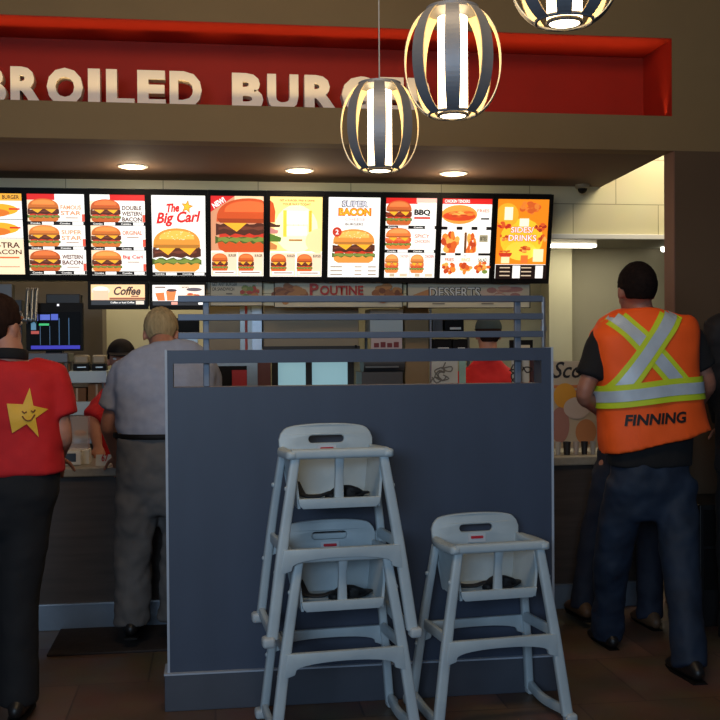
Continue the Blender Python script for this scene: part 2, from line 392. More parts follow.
# ------------------------------------------------------------------ menu boards
class Art:
    def __init__(s, w, h, E=1.0, lit=True): s.bm = NB(); s.w, s.h, s.E, s.lit = w, h, E, lit; s.m = []; s.d = 0
    def mi(s, c, k=1.0):
        m_ = em(c, s.E*k) if s.lit else ink(c)
        if m_ not in s.m: s.m.append(m_)
        return s.m.index(m_)
    def poly(s, pts, c, k=1.0):
        s.d += .00025
        f = s.bm.faces.new([s.bm.verts.new((u*s.w, -s.d, (1-v)*s.h)) for u, v in pts]); f.material_index = s.mi(c, k)
        f.normal_update()
        if f.normal.y > 0: f.normal_flip()
    def rect(s, a, b, c, d, col, k=1.0): s.poly([(a, b), (c, b), (c, d), (a, d)], col, k)
    def oval(s, cu, cv, ru, rv, col, n=20, a0=0, a1=360, k=1.0):
        s.poly([(cu+ru*math.cos(math.radians(a0+(a1-a0)*i/n)), cv-rv*math.sin(math.radians(a0+(a1-a0)*i/n))) for i in range(n+(a1-a0 < 360))], col, k)
    def text(s, t, a, b, c, d, col, off=.02, shear=0, rot=0):
        s.d += .00025
        f = fit_text(t, a*s.w, c*s.w, (1-d)*s.h, (1-b)*s.h, off=off, shear=shear)
        for v in f.verts: v.co.y = -s.d
        if rot:
            cc = Vector(((a+c)/2*s.w, 0, (1-(b+d)/2)*s.h))
            bmesh.ops.transform(f, matrix=Matrix.Translation(cc) @ Matrix.Rotation(-math.radians(rot), 4, 'Y') @ Matrix.Translation(-cc), verts=f.verts)
        merge(s.bm, f, mi=s.mi(col))
    def wavy(s, a, b, y0, y1, amp, n, col, ph=0):
        top = [(a+(b-a)*i/n, y0+amp*math.sin(i*1.9+ph)) for i in range(n+1)]
        bot = [(a+(b-a)*i/n, y1+amp*math.sin(i*2.3+1+ph)) for i in range(n+1)]
        s.poly(top+bot[::-1], col)
    def burger(s, a, b, c, d, bun=(222, 132, 52), patty=(84, 44, 30), seeds=False, tomato=True, dbl=False, cut=1.0):
        W_, H_ = c-a, d-b; X = lambda u: a+W_*min(u, cut); Y_ = lambda v: b+H_*v
        darker = tuple(int(x*.8) for x in bun); lighter = tuple(min(255, int(x*1.18+14)) for x in bun)
        s.poly([(X(u), Y_(v)) for u, v in ((.03, .80), (.97, .80), (.95, .93), (.86, 1.0), (.14, 1.0), (.05, .93))], bun)
        s.wavy(X(.0), X(1), Y_(.70), Y_(.82), H_*.03, 14, (78, 96, 40)); s.wavy(X(.04), X(.98), Y_(.73), Y_(.80), H_*.022, 12, (126, 142, 62), 2)
        if tomato: s.wavy(X(.06), X(.95), Y_(.64), Y_(.72), H_*.012, 8, (206, 58, 36))
        s.wavy(X(.01), X(.99), Y_(.47), Y_(.67), H_*.025, 10, patty); s.wavy(X(.05), X(.9), Y_(.53), Y_(.58), H_*.015, 9, tuple(int(x*1.4) for x in patty), 1)
        if dbl: s.wavy(X(.02), X(.97), Y_(.38), Y_(.48), H_*.02, 10, patty, 1)
        for q0, q1, q2 in ((.08, .28, .50), (.52, .72, .92)):
            if q2 <= cut+.1: s.poly([(X(q0), Y_(.43)), (X(q2), Y_(.43)), (X(q1+.04), Y_(.62))], (250, 178, 48))
        n = 16; s.poly([(X(.5-.48*math.cos(math.pi*i/n)), Y_(.44-.43*(math.sin(math.pi*i/n)**.7))) for i in range(n+1)], bun)
        s.poly([(X(.5-.36*math.cos(math.pi*i/n)), Y_(.26-.20*(math.sin(math.pi*i/n)**.8))) for i in range(n+1)], lighter)
        s.poly([(X(u), Y_(v)) for u, v in ((.03, .38), (.97, .38), (.93, .46), (.07, .46))], darker)
        if seeds:
            rr = random.Random(3)
            for _ in range(26):
                u = rr.uniform(.16, .84); v = rr.uniform(.08, .28)
                if u < cut: s.oval(X(u), Y_(v), W_*.012, H_*.010, (255, 230, 180), n=6)
BT, BB = 6.79, 6.90                               # boards lean forward at the top
def board(name, x0, x1, yt, yb, art, label, group, lit=True, E=1.15, pad=(2.6, 2.6, 4.5, 6), bg=(255, 252, 244), depth=.06, cat='menu board', tilt=True):
    xm = (x0+x1)/2
    yB, yT = (6.895, 6.785) if tilt else (6.89, 6.89) if depth > .05 else (6.96, 6.96)
    yM = (yB+yT)/2; A = at(x0, (yt+yb)/2, yM); B_ = at(x1, (yt+yb)/2, yM); T = at(xm, yt, yT); Bm = at(xm, yb, yB)
    w_ = B_.x-A.x; h_ = math.hypot(T.z-Bm.z, yB-yT); ang = math.atan2(yB-yT, T.z-Bm.z)
    root = empty(name, (A.x, yB, Bm.z), label, cat, group)
    s_ = F/6.9; l, r, t, b = [q/s_ for q in pad]
    R = Matrix.Translation(root.location) @ Matrix.Rotation(ang, 4, 'X')
    bm = NB(); box(bm, -l, w_+r, .004, depth, -b, h_+t, bev=.003)
    for q in ((-l, 0, -b, h_+t), (w_, w_+r, -b, h_+t), (0, w_, -b, 0), (0, w_, h_, h_+t)): box(bm, q[0], q[1], -.012, .004, q[2], q[3])
    bmesh.ops.transform(bm, matrix=R, verts=bm.verts); obj('frame', bm, M_black, root)
    if depth > .05: obj('wall_bracket', bx(A.x+w_*.4, A.x+w_*.6, yM+.04, YB, Bm.z+h_*.45, Bm.z+h_*.55), M_black, root)
    ar = Art(w_, h_, E, lit); ar.rect(0, 0, 1, 1, bg); art(ar)
    bmesh.ops.transform(ar.bm, matrix=R, verts=ar.bm.verts)
    obj('printed_panel', ar.bm, ar.m, root, smooth='keep')
    return root
WH = (255, 252, 246); RD = (214, 38, 34); BK = (26, 20, 18); OR = (248, 150, 44)
def strip(A, v, h=.045, x0=0., x1=1.):
    A.rect(x0, v, x1, v+h, BK)
    A.text('Combo', x0+.05*(x1-x0), v+h*.25, x0+.22*(x1-x0), v+h*.75, WH); A.rect(x0+.25*(x1-x0), v+.1*h, x0+.45*(x1-x0), v+.9*h, WH)
    A.text('Combo', x0+.56*(x1-x0), v+h*.25, x0+.74*(x1-x0), v+h*.75, WH); A.rect(x0+.78*(x1-x0), v+.1*h, x0+.97*(x1-x0), v+.9*h, WH)
def rows3(titles, band, cut=.5):
    def f(A):
        A.rect(0, 0, 1, .07, WH); A.rect(band[0], 0, band[1], .075, RD)
        for i, (t, col, bun, dbl) in enumerate(titles):
            v = .075+i*.305
            A.rect(0, v, .42, v+.262, (250, 224, 190)); A.burger(0, v-.02 if i == 0 else v+.0, .56, v+.268, bun=bun, dbl=dbl, cut=1)
            for j, ln in enumerate(t):
                A.text(ln, .58, v+.06+j*.07, .94, v+.115+j*.07, col, off=.03)
            A.rect(.66, v+.06+len(t)*.07+.01, .88, v+.06+len(t)*.07+.022, (170, 140, 120))
            A.rect(.95, v+.17, 1, v+.26, (220, 90, 70)); strip(A, v+.262, .045)
    return f
O1, O2, O3 = (204, 112, 48), (218, 124, 54), (190, 92, 42)
def art0(A):
    A.rect(0, 0, 1, .09, (250, 176, 60)); A.text('BURGER', .62, .02, .95, .07, BK)
    for i in range(2):
        v = .1+i*.23; A.oval(.5, v+.1, .42, .075, (250, 176, 40)); A.oval(.45, v+.14, .3, .05, (226, 120, 40)); A.rect(.74, v+.08, .95, v+.1, RD); A.rect(0, v+.215, 1, v+.222, BK)
    A.rect(0, .56, 1, 1, (255, 228, 190)); A.text('X-TRA', .35, .6, .92, .67, (80, 40, 30)); A.text('BACON', .35, .69, .95, .75, (80, 40, 30)); A.rect(.4, .78, .9, .8, (226, 110, 60)); A.rect(.5, .9, .9, .91, (190, 130, 90))
def art3(A):
    A.text('The', .28, .10, .52, .21, RD, off=.05, shear=.3, rot=4); A.text('Big Carl', .08, .20, .92, .38, RD, off=.035, shear=.3, rot=3)
    st = [(.66+.12*(1 if i % 2 == 0 else .45)*math.sin(i*math.pi/5+.2), .14-.09*(1 if i % 2 == 0 else .45)*math.cos(i*math.pi/5+.2)) for i in range(10)]
    A.poly(st, (236, 130, 30)); A.poly([(.66+(u-.66)*.7, .14+(v-.14)*.7) for u, v in st], (255, 190, 50))
    A.burger(.0, .40, .92, .95, bun=(228, 150, 58), seeds=True, dbl=True, tomato=False); strip(A, .955, .04)
def tiles2(A):
    for i in range(2):
        a = .01+i*.5; A.rect(a, .70, a+.48, .99, (248, 218, 184)); A.burger(a-.0, .71, a+.31, .94, bun=(206, 96, 42))
        A.text('BURGER', a+.32, .72, a+.47, .755, BK); A.rect(a+.03, .93, a+.45, .975, WH); A.rect(a+.06, .945, a+.42, .958, (150, 110, 80))
def art4(A):
    A.rect(0, 0, 1, .68, (216, 150, 110)); A.rect(.45, 0, 1, .06, (250, 214, 170)); A.poly([(0, 0), (.46, 0), (0, .2)], RD)
    A.burger(.08, .02, 1.36, .70, bun=(206, 82, 34), cut=.718); A.text('NEW!', .02, .05, .28, .12, WH, off=.04, rot=32); tiles2(A)
def art5(A):
    A.rect(0, 0, 1, .68, (255, 226, 140)); A.oval(.5, .4, .42, .30, (255, 246, 196)); A.rect(.25, .17, .32, .5, (250, 206, 70)); A.rect(.74, .17, .80, .44, (248, 190, 60))
    A.rect(.32, .18, .72, .34, WH); A.rect(.32, .37, .7, .48, WH)
    for i in range(4): A.rect(.34+i*.1, .18, .345+i*.1, .48, (250, 220, 120))
    A.text('GET A BURGER, FRIES & DRINK', .18, .035, .86, .065, (150, 90, 30)); A.text('YOUR WAY TODAY', .24, .08, .78, .11, (160, 100, 30)); A.rect(.36, .53, .62, .55, (170, 110, 40))
    A.oval(.98, .55, .3, .16, (250, 220, 160), a0=90, a1=270)
    for v0, v1, c_, x_ in ((.05, .32, (206, 82, 34), .10), (.32, .38, (84, 44, 30), .2), (.38, .46, (204, 130, 120), .16), (.46, .56, (92, 122, 44), .22), (.56, .66, (206, 130, 70), .14)):
        A.poly([(0, v0), (x_*.6, v0+.03), (x_, (v0+v1)/2), (x_*.9, v1), (0, v1)], c_)
    tiles2(A)
def art6(A):
    A.text('SUPER', .25, .04, .77, .125, (96, 92, 104), off=.07); A.text('SUPER', .27, .05, .75, .115, (226, 224, 232), off=.015)
    A.text('BACON', .19, .13, .83, .235, (206, 84, 20), off=.08); A.text('BACON', .21, .14, .81, .225, (255, 176, 36), off=.03)
    A.text('CHEESE', .32, .255, .72, .295, (240, 170, 170), off=.02); A.text('BURGERS', .33, .32, .68, .35, (90, 60, 50), off=.02)
    A.burger(.08, .39, .92, .82, bun=(232, 148, 66), seeds=True); A.oval(.17, .43, .09, .06, (196, 60, 40)); A.text('2', .14, .40, .2, .46, WH)
    for v in (.86, .91, .955):
        A.rect(.05, v, .28, v+.014, (150, 130, 110)); A.rect(.52, v, .66, v+.014, (170, 150, 130)); A.rect(.78, v, .94, v+.014, (150, 130, 110))
def art7(A):
    A.rect(0, 0, .62, .075, RD); A.rect(.6, .0, 1, .06, (250, 190, 176))
    A.burger(.0, .03, .52, .34, bun=(196, 96, 46), patty=(110, 44, 26)); A.text('BBQ', .56, .14, .88, .225, BK, off=.05); A.rect(.56, .235, .88, .26, (196, 60, 40)); strip(A, .345, .04)
    A.burger(.0, .37, .52, .64, bun=(226, 120, 60), patty=(210, 90, 50)); A.text('SPICY', .58, .45, .88, .5, (226, 120, 100)); A.text('CHICKEN', .58, .52, .88, .56, (226, 120, 100)); strip(A, .645, .04)
    for i in range(2):
        a = i*.5; A.burger(a, .70, a+.28, .94, bun=(218, 130, 66), patty=(206, 100, 50)); A.text('CHICKEN', a+.29, .71, a+.47, .745, RD if i else (190, 120, 100)); A.rect(a+.49, .69, a+.497, .98, BK); A.rect(a+.1, .945, a+.2, .985, (200, 180, 150)); A.rect(a+.3, .945, a+.45, .985, (220, 200, 170))
def blob(A, cu, cv, ru, rv, cols, n, seed):
    r = random.Random(seed)
    for i in range(n):
        q = r.uniform(0, 6.28); t = r.random()**.5
        A.oval(cu+ru*t*math.cos(q)*.8, cv+rv*t*math.sin(q)*.75, ru*r.uniform(.2, .38), rv*r.uniform(.22, .4), cols[i % len(cols)], n=9)
FR = [(236, 132, 52), (214, 96, 40), (246, 170, 80), (190, 70, 36)]
def art8(A):
    A.rect(0, 0, 1, .07, RD); A.text('CHICKEN TENDERS', .05, .015, .55, .055, WH)
    A.oval(.35, .2, .36, .12, (226, 150, 62)); A.oval(.35, .22, .33, .06, (206, 70, 36)); blob(A, .38, .19, .3, .05, FR, 16, 4); A.text('FRIES', .7, .13, .95, .17, (200, 120, 90)); A.rect(.78, .24, .95, .26, BK)
    A.rect(0, .35, 1, .39, BK)
    for i in range(3): A.rect(.12+i*.3, .35, .3+i*.3, .39, WH)
    blob(A, .18, .55, .2, .14, FR, 24, 5); A.rect(.46, .42, .51, .72, (110, 70, 40)); blob(A, .6, .57, .12, .16, FR, 18, 6); A.rect(.76, .45, .93, .54, (170, 160, 130)); A.text('BITES', .78, .47, .91, .52, BK)
    A.rect(0, .68, 1, .71, BK); A.rect(.1, .68, .28, .71, WH); A.rect(.4, .68, .75, .71, WH)
    for i in range(3):
        blob(A, .17+i*.33, .86, .16, .09, FR+([(120, 140, 60)] if i == 2 else []), 16, 8+i); A.text(('FRIES', 'RINGS', 'SALAD')[i], .08+i*.33, .74, .26+i*.33, .785, ((220, 90, 50), (240, 170, 80), (70, 96, 50))[i]); A.rect(.14+i*.33, .95, .3+i*.33, .99, (250, 244, 230))
def art9(A):
    A.rect(0, 0, 1, .82, (250, 140, 30)); A.oval(.5, .5, .42, .26, (255, 200, 50)); A.oval(.2, .2, .22, .15, (252, 176, 48)); A.oval(.5, .65, .3, .12, (255, 214, 70))
    blob(A, .62, .1, .2, .1, FR[:2], 22, 11); A.rect(.14, .1, .3, .26, (255, 246, 220)); A.rect(.44, .24, .62, .34, (255, 246, 220))
    blob(A, .14, .33, .14, .06, [(196, 50, 36), (220, 90, 40)], 14, 12); blob(A, .85, .35, .13, .06, [(170, 50, 36), (220, 90, 40)], 14, 13); blob(A, .14, .47, .1, .06, FR, 8, 14); blob(A, .9, .5, .1, .08, FR, 8, 17)
    A.text('SIDES/', .26, .34, .72, .42, (214, 60, 40), off=.06); A.text('SIDES/', .27, .345, .71, .415, WH, off=.01); A.text('DRINKS', .22, .44, .78, .525, (214, 60, 40), off=.06); A.text('DRINKS', .23, .445, .77, .52, WH, off=.01)
    A.oval(.18, .67, .13, .07, (206, 60, 36), a0=180, a1=360); blob(A, .18, .66, .12, .03, FR, 8, 15); blob(A, .55, .62, .14, .05, FR, 14, 16); A.rect(.10, .72, .26, .8, (255, 236, 180)); A.rect(.72, .62, .92, .78, (255, 240, 190)); A.rect(.48, .70, .62, .80, (240, 120, 50))
    A.rect(0, .82, 1, 1, (30, 18, 16))
    for v in (.84, .89, .94): A.rect(.08, v+.01, .28, v+.024, (214, 190, 160)); A.rect(.5, v+.01, .7, v+.024, (214, 190, 160))
    A.rect(.33, .83, .48, .99, WH); A.rect(.78, .83, .93, .99, WH)
W_ = (160, 70, 40)
arts = [
 (-28, 23.5, art0, 'lit menu board cut off at the left edge, orange top and X-TRA BACON text'),
 (28.5, 85.5, rows3([(('FAMOUS', 'STAR'), (226, 150, 110), O1, True), (('SUPER', 'STAR'), (226, 160, 120), O2, True), (('WESTERN', 'BACON'), (96, 48, 36), O3, False)], (0, .48)), 'lit menu board with three burgers, red band top left, WESTERN BACON at the bottom'),
 (91, 145.5, rows3([(('DOUBLE', 'WESTERN', 'BACON'), (80, 44, 36), O3, True), (('ORIGINAL',), (206, 120, 90), O1, False), (('Big Carl',), RD, O2, True)], (.36, 1)), 'lit menu board with three burgers, red band top right, DOUBLE WESTERN BACON text'),
 (152, 205.5, art3, 'lit white menu board with red The Big Carl lettering, small star and seeded burger'),
 (211, 263.5, art4, 'lit menu board with a red NEW! corner and a huge burger'),
 (270, 322, art5, 'lit yellow glowing menu board, burger edge at its left, two small burgers below'),
 (328, 379.5, art6, 'lit white menu board reading SUPER BACON CHEESE BURGERS'),
 (385, 435.5, art7, 'lit menu board reading BBQ with chicken burgers and a red top left'),
 (441, 490.5, art8, 'lit menu board with fried snacks in tiles under a red band'),
 (496, 547, art9, 'lit orange menu board reading SIDES/ DRINKS, last on the right')]
for i, (a, b, art, lb) in enumerate(arts):
    xm = (a+b)/2
    board('menu_board', a, b, 193.2+xm/547*6.2, 274.2+xm/547*4.4, art, lb, 'lit menu boards in the long upper row',
          pad=((a-arts[i-1][1])/2-.12 if i else 2.5, (arts[i+1][0]-b)/2-.12 if i < 9 else 4, 5, 5.2), E=1.15 if i != 9 else 1.05)
def coffee(A):
    A.rect(0, 0, 1, .76, (250, 206, 150)); A.oval(.18, .30, .17, .22, (232, 214, 196)); A.oval(.18, .22, .13, .12, (250, 240, 226)); A.rect(.04, .3, .32, .76, (236, 196, 160)); A.text('Coffee', .42, .10, .92, .52, (60, 28, 16), off=.03, shear=.3)
    A.rect(.74, .55, .88, .60, (120, 60, 30)); A.rect(.34, .64, 1, .74, (150, 84, 50)); A.rect(0, .76, 1, 1, BK); A.text('Coffee or Iced Coffee', .36, .83, .8, .92, WH); A.rect(.83, .8, .98, .97, (240, 220, 200))
def sides(A):
    A.rect(0, 0, .48, .78, WH); A.rect(.5, 0, 1, .78, (250, 236, 216)); A.rect(.05, .08, .25, .14, (110, 70, 50))
    A.poly([(.05, .4), (.22, .36), (.24, .76), (.1, .76)], (240, 120, 50)); A.poly([(.26, .3), (.46, .24), (.42, .76), (.28, .76)], (246, 130, 60)); A.oval(.37, .26, .1, .07, (70, 40, 36))
    A.oval(.8, .22, .15, .09, (96, 84, 90)); blob(A, .72, .55, .2, .16, FR, 14, 21); A.text('SIDES', .56, .08, .7, .15, (110, 70, 50))
    A.rect(0, .78, 1, 1, BK); A.rect(.36, .82, .48, .96, (240, 160, 140)); A.rect(.88, .82, .98, .96, WH)
board('menu_board', 91, 145, 284.5, 305, coffee, 'small lit menu board reading Coffee under the upper row', None, pad=(2.8, 3, 3, 4), tilt=False)
board('menu_board', 152.5, 204.5, 285, 305.5, sides, 'small lit menu board with orange drink cups under the upper row', None, pad=(2.8, 1.5, 3, 4), tilt=False)
def veg(A):
    A.text('GET ANY BURGER', .03, .06, .52, .2, (60, 56, 50)); A.text('OR SANDWICH', .03, .26, .46, .4, (60, 56, 50)); blob(A, .76, .45, .2, .3, [(110, 130, 60), (180, 60, 44), (150, 150, 80), (190, 120, 60)], 26, 31); A.rect(.3, .5, .42, .54, (90, 80, 70))
def poutine(A):
    blob(A, .12, .5, .13, .4, [(150, 92, 48), (120, 66, 34), (176, 120, 66)], 40, 32); blob(A, .88, .5, .12, .4, [(150, 92, 48), (120, 66, 34), (176, 120, 66)], 40, 33)
    A.text('P', .27, .10, .34, .55, (170, 40, 34), off=.03); A.text('OUTINE', .35, .18, .69, .55, (170, 40, 34), off=.03); A.rect(.24, .74, .4, .78, (120, 110, 100)); A.rect(.62, .74, .78, .78, (120, 110, 100))
def desserts(A):
    A.poly([(.04, .5), (.2, .2), (.2, .6)], (190, 130, 80)); A.text('DESSERTS', .17, .16, .6, .62, (56, 54, 56), off=.06); A.text('DESSERTS', .18, .18, .59, .6, (224, 222, 214), off=.01)
    blob(A, .8, .45, .2, .34, [(196, 150, 130), (206, 180, 160), (170, 120, 110)], 20, 34); A.rect(.2, .82, .3, .87, (110, 100, 90)); A.rect(.6, .82, .7, .87, (110, 100, 90))
U = dict(lit=False, bg=(196, 186, 160), pad=(.4, .4, .3, .6), depth=.03, tilt=False)
board('menu_banner', 210.5, 262, 281, 305.5, veg, 'unlit menu banner reading GET ANY BURGER OR SANDWICH', None, **U)
board('menu_banner', 274.5, 402, 281, 307, poutine, 'unlit white menu banner with red POUTINE lettering and fries', None, **U)
board('menu_banner', 407.5, 529.5, 283, 307.5, desserts, 'unlit grey menu banner reading DESSERTS', None, **U)

# ------------------------------------------------------------------ counter
cx1 = at(640, 460, YC).x
ct = empty('service_counter', (0, YC, 0), 'long dark wood service counter with grey worktop and steel kick plate', 'counter')
ztop = at(110, 467, YC-.03).z
obj('body', bx(-3.1, cx1, YC, YC+.62, .135, ztop-.05), M_woodc, ct)
obj('kick_plate', bx(-3.1, cx1, YC-.012, YC+.6, 0.0, .135, bev=.003), M_kick, ct)
obj('kick_plate_trim', bx(-3.1, cx1, YC-.018, YC-.001, .135, .143), M_alu, ct)
obj('worktop', bx(-3.1, cx1+.03, YC-.035, YC+.65, ztop-.05, ztop, bev=.008), M_top, ct)
a = fl(46.5, 657); b = fl(53, 631)
mtb = NB(); vs = [(a.x, a.y), (at(230, 650, a.y).x, a.y), (at(230, 650, a.y).x, YC-.02), (b.x-.02, YC-.02)]
box(mtb, a.x, a.x+1.6, a.y, YC-.02, 0, .012, bev=.004)
tag(obj('floor_mat', mtb, M_mat, origin=(a.x, a.y, 0)), 'dark rubber mat on the floor along the counter', 'mat')

# ------------------------------------------------------------------ partition
xl, xR = at(167.5, 500, YP).x, at(552.5, 500, YP).x
zt_ = at(300, 349.5, YP).z; zs1, zs0 = at(300, 362.5, YP).z, at(300, 386, YP).z
xs0, xs1 = at(173, 375, YP).x, at(541.5, 375, YP).x
pt = empty('partition', ((xl+xR)/2, YP, 0), 'slate blue low partition wall with a long slot and rails on top, behind the high chairs', 'partition')
T = .11; bm = NB()
box(bm, xl, xR, YP, YP+T, .153, zs0); box(bm, xl, xs0, YP, YP+T, zs0, zt_); box(bm, xs1, xR, YP, YP+T, zs0, zt_); box(bm, xs0, xs1, YP, YP+T, zs1, zt_)
obj('panel', bm, M_blue, pt)
obj('plinth', bx(xl-.018, xR+.012, YP-.018, YP+T+.018, 0, .153, bev=.003), M_blue2, pt)
obj('plinth_trim', bx(xl-.02, xR+.014, YP-.02, YP+T+.02, .150, .157), M_trimg, pt)
obj('edge_trim', bx(xl-.006, xl+.004, YP-.003, YP+T, .157, zt_+.003), M_trimg, pt)
obj('edge_trim', bx(xR-.004, xR+.006, YP-.003, YP+T, .157, zt_+.003), M_trimg, pt)
YM = YP+T/2; ztr = at(207, 296, YM).z
for px in (206.5, 517.5):
    p = at(px, 370, YM); bm = NB(); box(bm, p.x-.013, p.x+.013, YM-.013, YM+.013, zs0, ztr, bev=.003); obj('post', bm, M_postg, pt)
ra, rb = at(178, 300, YM).x, at(541, 300, YM).x
for pyt in (295.5, 313.5, 331.5):
    z1 = at(350, pyt+.3, YM).z; z0 = at(350, pyt+6.7, YM).z
    obj('rail', bx(ra, rb, YM-.03, YM+.012, z0, z1, bev=.002), M_rail, pt)

# ------------------------------------------------------------------ high chairs
def arch(w0, w1, ztop, zmid, zend, n=14):
    L = [(-w0, ztop), (w0, ztop), (w1, zend)]
    L += [((w1-.035)*math.cos(math.pi*i/n), zend+.012+(zmid-zend-.012)*(math.sin(math.pi*i/n)**.6)) for i in range(n+1)]
    L += [(-w1, zend)]; return L
def highchair():
    r = empty('high_chair', (0, 0, 0), 'x', 'high chair', 'grey plastic restaurant high chairs')
    def leg(name, sx, foot, top, w=.021, d=.017):
        bm = NB(); f, t = Vector(foot), Vector(top)
        sweep(bm, [f, f.lerp(t, .5)+Vector((sx*.004, 0, 0)), t], [(w*1.05, d), (w, d), (w*.85, d)], n=16, power=4, sub=5)
        # outer ridge and bolts
        for k in (.36, .82):
            q = f.lerp(t, k); ell(bm, q+Vector((sx*.018, 0, 0)), (.009, .010, .010), 10, 8)
        return obj(name, bm, M_chair, r, smooth='auto')
    for sx in (-1, 1):
        leg('front_leg', sx, (sx*.270, -.205, .03), (sx*.170, -.165, .70))
        leg('rear_leg', sx, (sx*.262, .158, .03), (sx*.186, .070, .68), .017, .019)
        bm = NB(); sweep(bm, [(sx*.268, -.20, .045), (sx*.259, 0, .03), (sx*.262, .155, .045)], (.013, .020), n=12, side=(1, 0, 0), power=4, sub=5)
        obj('base_runner', bm, M_chair, r, smooth='auto')
        bm = NB(); sweep(bm, [(sx*.224, -.18, .36), (sx*.222, .11, .35)], (.010, .022), n=12, power=4)
        obj('side_rail', bm, M_chair, r, smooth='auto')
        for yy, xx in ((-.210, .282), (.160, .274)):
            bm = NB(); box(bm, sx*xx-.026, sx*xx+.022, yy-.028, yy+.028, 0, .04, bev=.012, seg=3)
            obj('foot', bm, mat('pale_grey_foot', (176, 184, 188), .5), r, smooth='auto')
        bm = NB(); sweep(bm, [(sx*.186, -.180, .705), (sx*.194, -.05, .702), (sx*.186, .065, .700)], [(.022, .017), (.026, .015), (.016, .015)], n=14, power=4, sub=5, cap=True)
        obj('armrest', bm, M_chair, r, smooth='auto')
    bm = NB(); sweep(bm, [(-.186, -.172, .708), (.186, -.172, .708)], (.019, .020), n=16, side=(0, 0, 1), power=3.2)
    obj('front_bar', bm, M_chair, r, smooth='auto')
    bm = plate([arch(.220, .232, .352, .322, .268)], .024, .004); bmesh.ops.translate(bm, verts=bm.verts, vec=(0, -.196, 0)); obj('front_stretcher', bm, M_chair, r, smooth='auto')
    bm = plate([arch(.220, .232, .350, .322, .275)], .022, .004); bmesh.ops.translate(bm, verts=bm.verts, vec=(0, .127, 0)); obj('rear_stretcher', bm, M_chair, r, smooth='auto')
    # backrest with hand slot, leaning back
    out = [(-.150, .50), (.150, .50), (.186, .70)] + [(.188, .740), (.180, .762)] + [(.17*math.cos(math.pi*i/16)**1 if True else 0, .768+.030*math.sin(math.pi*i/16)**.7) for i in range(1, 16)] + [(-.180, .762), (-.188, .740), (-.186, .70)]
    hole = [(.058+.020*math.sin(math.pi*i/8), .740-.020*math.cos(math.pi*i/8)) for i in range(9)] + [(-.058-.020*math.sin(math.pi*i/8), .740+.020*math.cos(math.pi*i/8)) for i in range(9)]
    bm = plate([out, hole], .020, .005)
    for v in bm.verts: v.co.y += .078+(v.co.z-.5)*.12+.35*(.03-v.co.x**2)*-.6
    back = obj('backrest', bm, M_chair, r, smooth='auto')
    # seat tub: floor, sides, front lip
    bm = NB(); box(bm, -.150, .150, -.155, .09, .506, .524, bev=.008)
    fp = plate([[(-.152, .514), (-.140, .503), (.140, .503), (.152, .514), (.156, .534), (-.156, .534)]], .018, .004); merge(bm, fp, Matrix.Translation((0, -.160, 0)))
    for sx in (-1, 1):
        vs = [bm.verts.new((x, y, z)) for x, y, z in ((sx*.150, -.155, .50), (sx*.146, .085, .50), (sx*.176, .105, .715), (sx*.172, -.10, .70), (sx*.160, -.150, .60))]
        vo = [bm.verts.new(v.co+Vector((sx*.010, 0, 0))) for v in vs]
        bm.faces.new(vs); bm.faces.new(vo[::-1])
        for i in range(5): bm.faces.new((vs[i], vs[(i+1) % 5], vo[(i+1) % 5], vo[i]))
    obj('seat', bm, M_chair, r, smooth='auto')
    bm = NB(); sweep(bm, [(0, -.165, .70), (0, -.150, .62), (0, -.145, .51)], [(.018, .012), (.016, .012), (.020, .014)], n=14, power=4, sub=4)
    obj('crotch_post', bm, M_chair, r, smooth='auto')
    # safety strap lying crumpled on the seat
    bm = NB(); rr = random.Random(5)
    sweep(bm, [(-.14, .04, .575), (-.12, -.02, .535), (-.06, -.04, .530), (-.01, -.06, .545), (.04, -.10, .530), (.10, -.08, .540), (.13, -.02, .535)], [(.006, .022)]*7, n=8, side=(0, 0, 1), sub=5, power=3)
    sweep(bm, [(-.03, -.10, .530), (.02, -.06, .555), (.06, -.10, .560), (.10, -.06, .535), (.05, -.03, .545), (0, -.08, .54)], [(.014, .019)]*6, n=8, side=(0, 0, 1), sub=5, power=3)
    box(bm, .035, .075, -.115, -.09, .53, .565, bev=.006)
    st = obj('strap', bm, M_strap, r, smooth=True)
    # label on the backrest
    lab = NB(); ys = .078+(.705-.5)*.12-.0063-.012
    box(lab, -.038, .038, ys-.001, ys+.004, .682, .716)
    lb = obj('sticker', lab, mat('sticker_grey', (196, 200, 204), .5), r)
    pr = NB(); box(pr, -.027, .027, ys-.003, ys-.001, .697, .708, bev=.003)
    obj('print', pr, mat('sticker_red', (196, 44, 56), .5), lb)
    return r
def dup(root, loc, rz, label):
    r = root.copy(); COL.objects.link(r); r.location = loc; r.rotation_euler = (0, 0, rz); r['label'] = label
    for ch in list(root.children):
        c = ch.copy(); COL.objects.link(c); c.parent = r
        for g in ch.children:
            d = g.copy(); COL.objects.link(d); d.parent = c
    return r
hc = highchair()
q = at(342, 700, 3.9); p1 = Vector((q.x, 4.12, 0))
q2 = at(507, 700, 3.9)
hc.location = (p1.x, p1.y, 0); hc.rotation_euler = (0, 0, math.radians(5)); hc['label'] = 'lower grey plastic high chair of the stack of two, its feet on the floor'
dup(hc, (p1.x-.010, p1.y, .390), math.radians(5), 'upper grey plastic high chair stacked on top of another, in front of the partition')
dup(hc, (q2.x-.012, 4.185, 0), math.radians(6), 'grey plastic high chair standing alone right of the stack of two')

# ------------------------------------------------------------------ kitchen and counter-top things

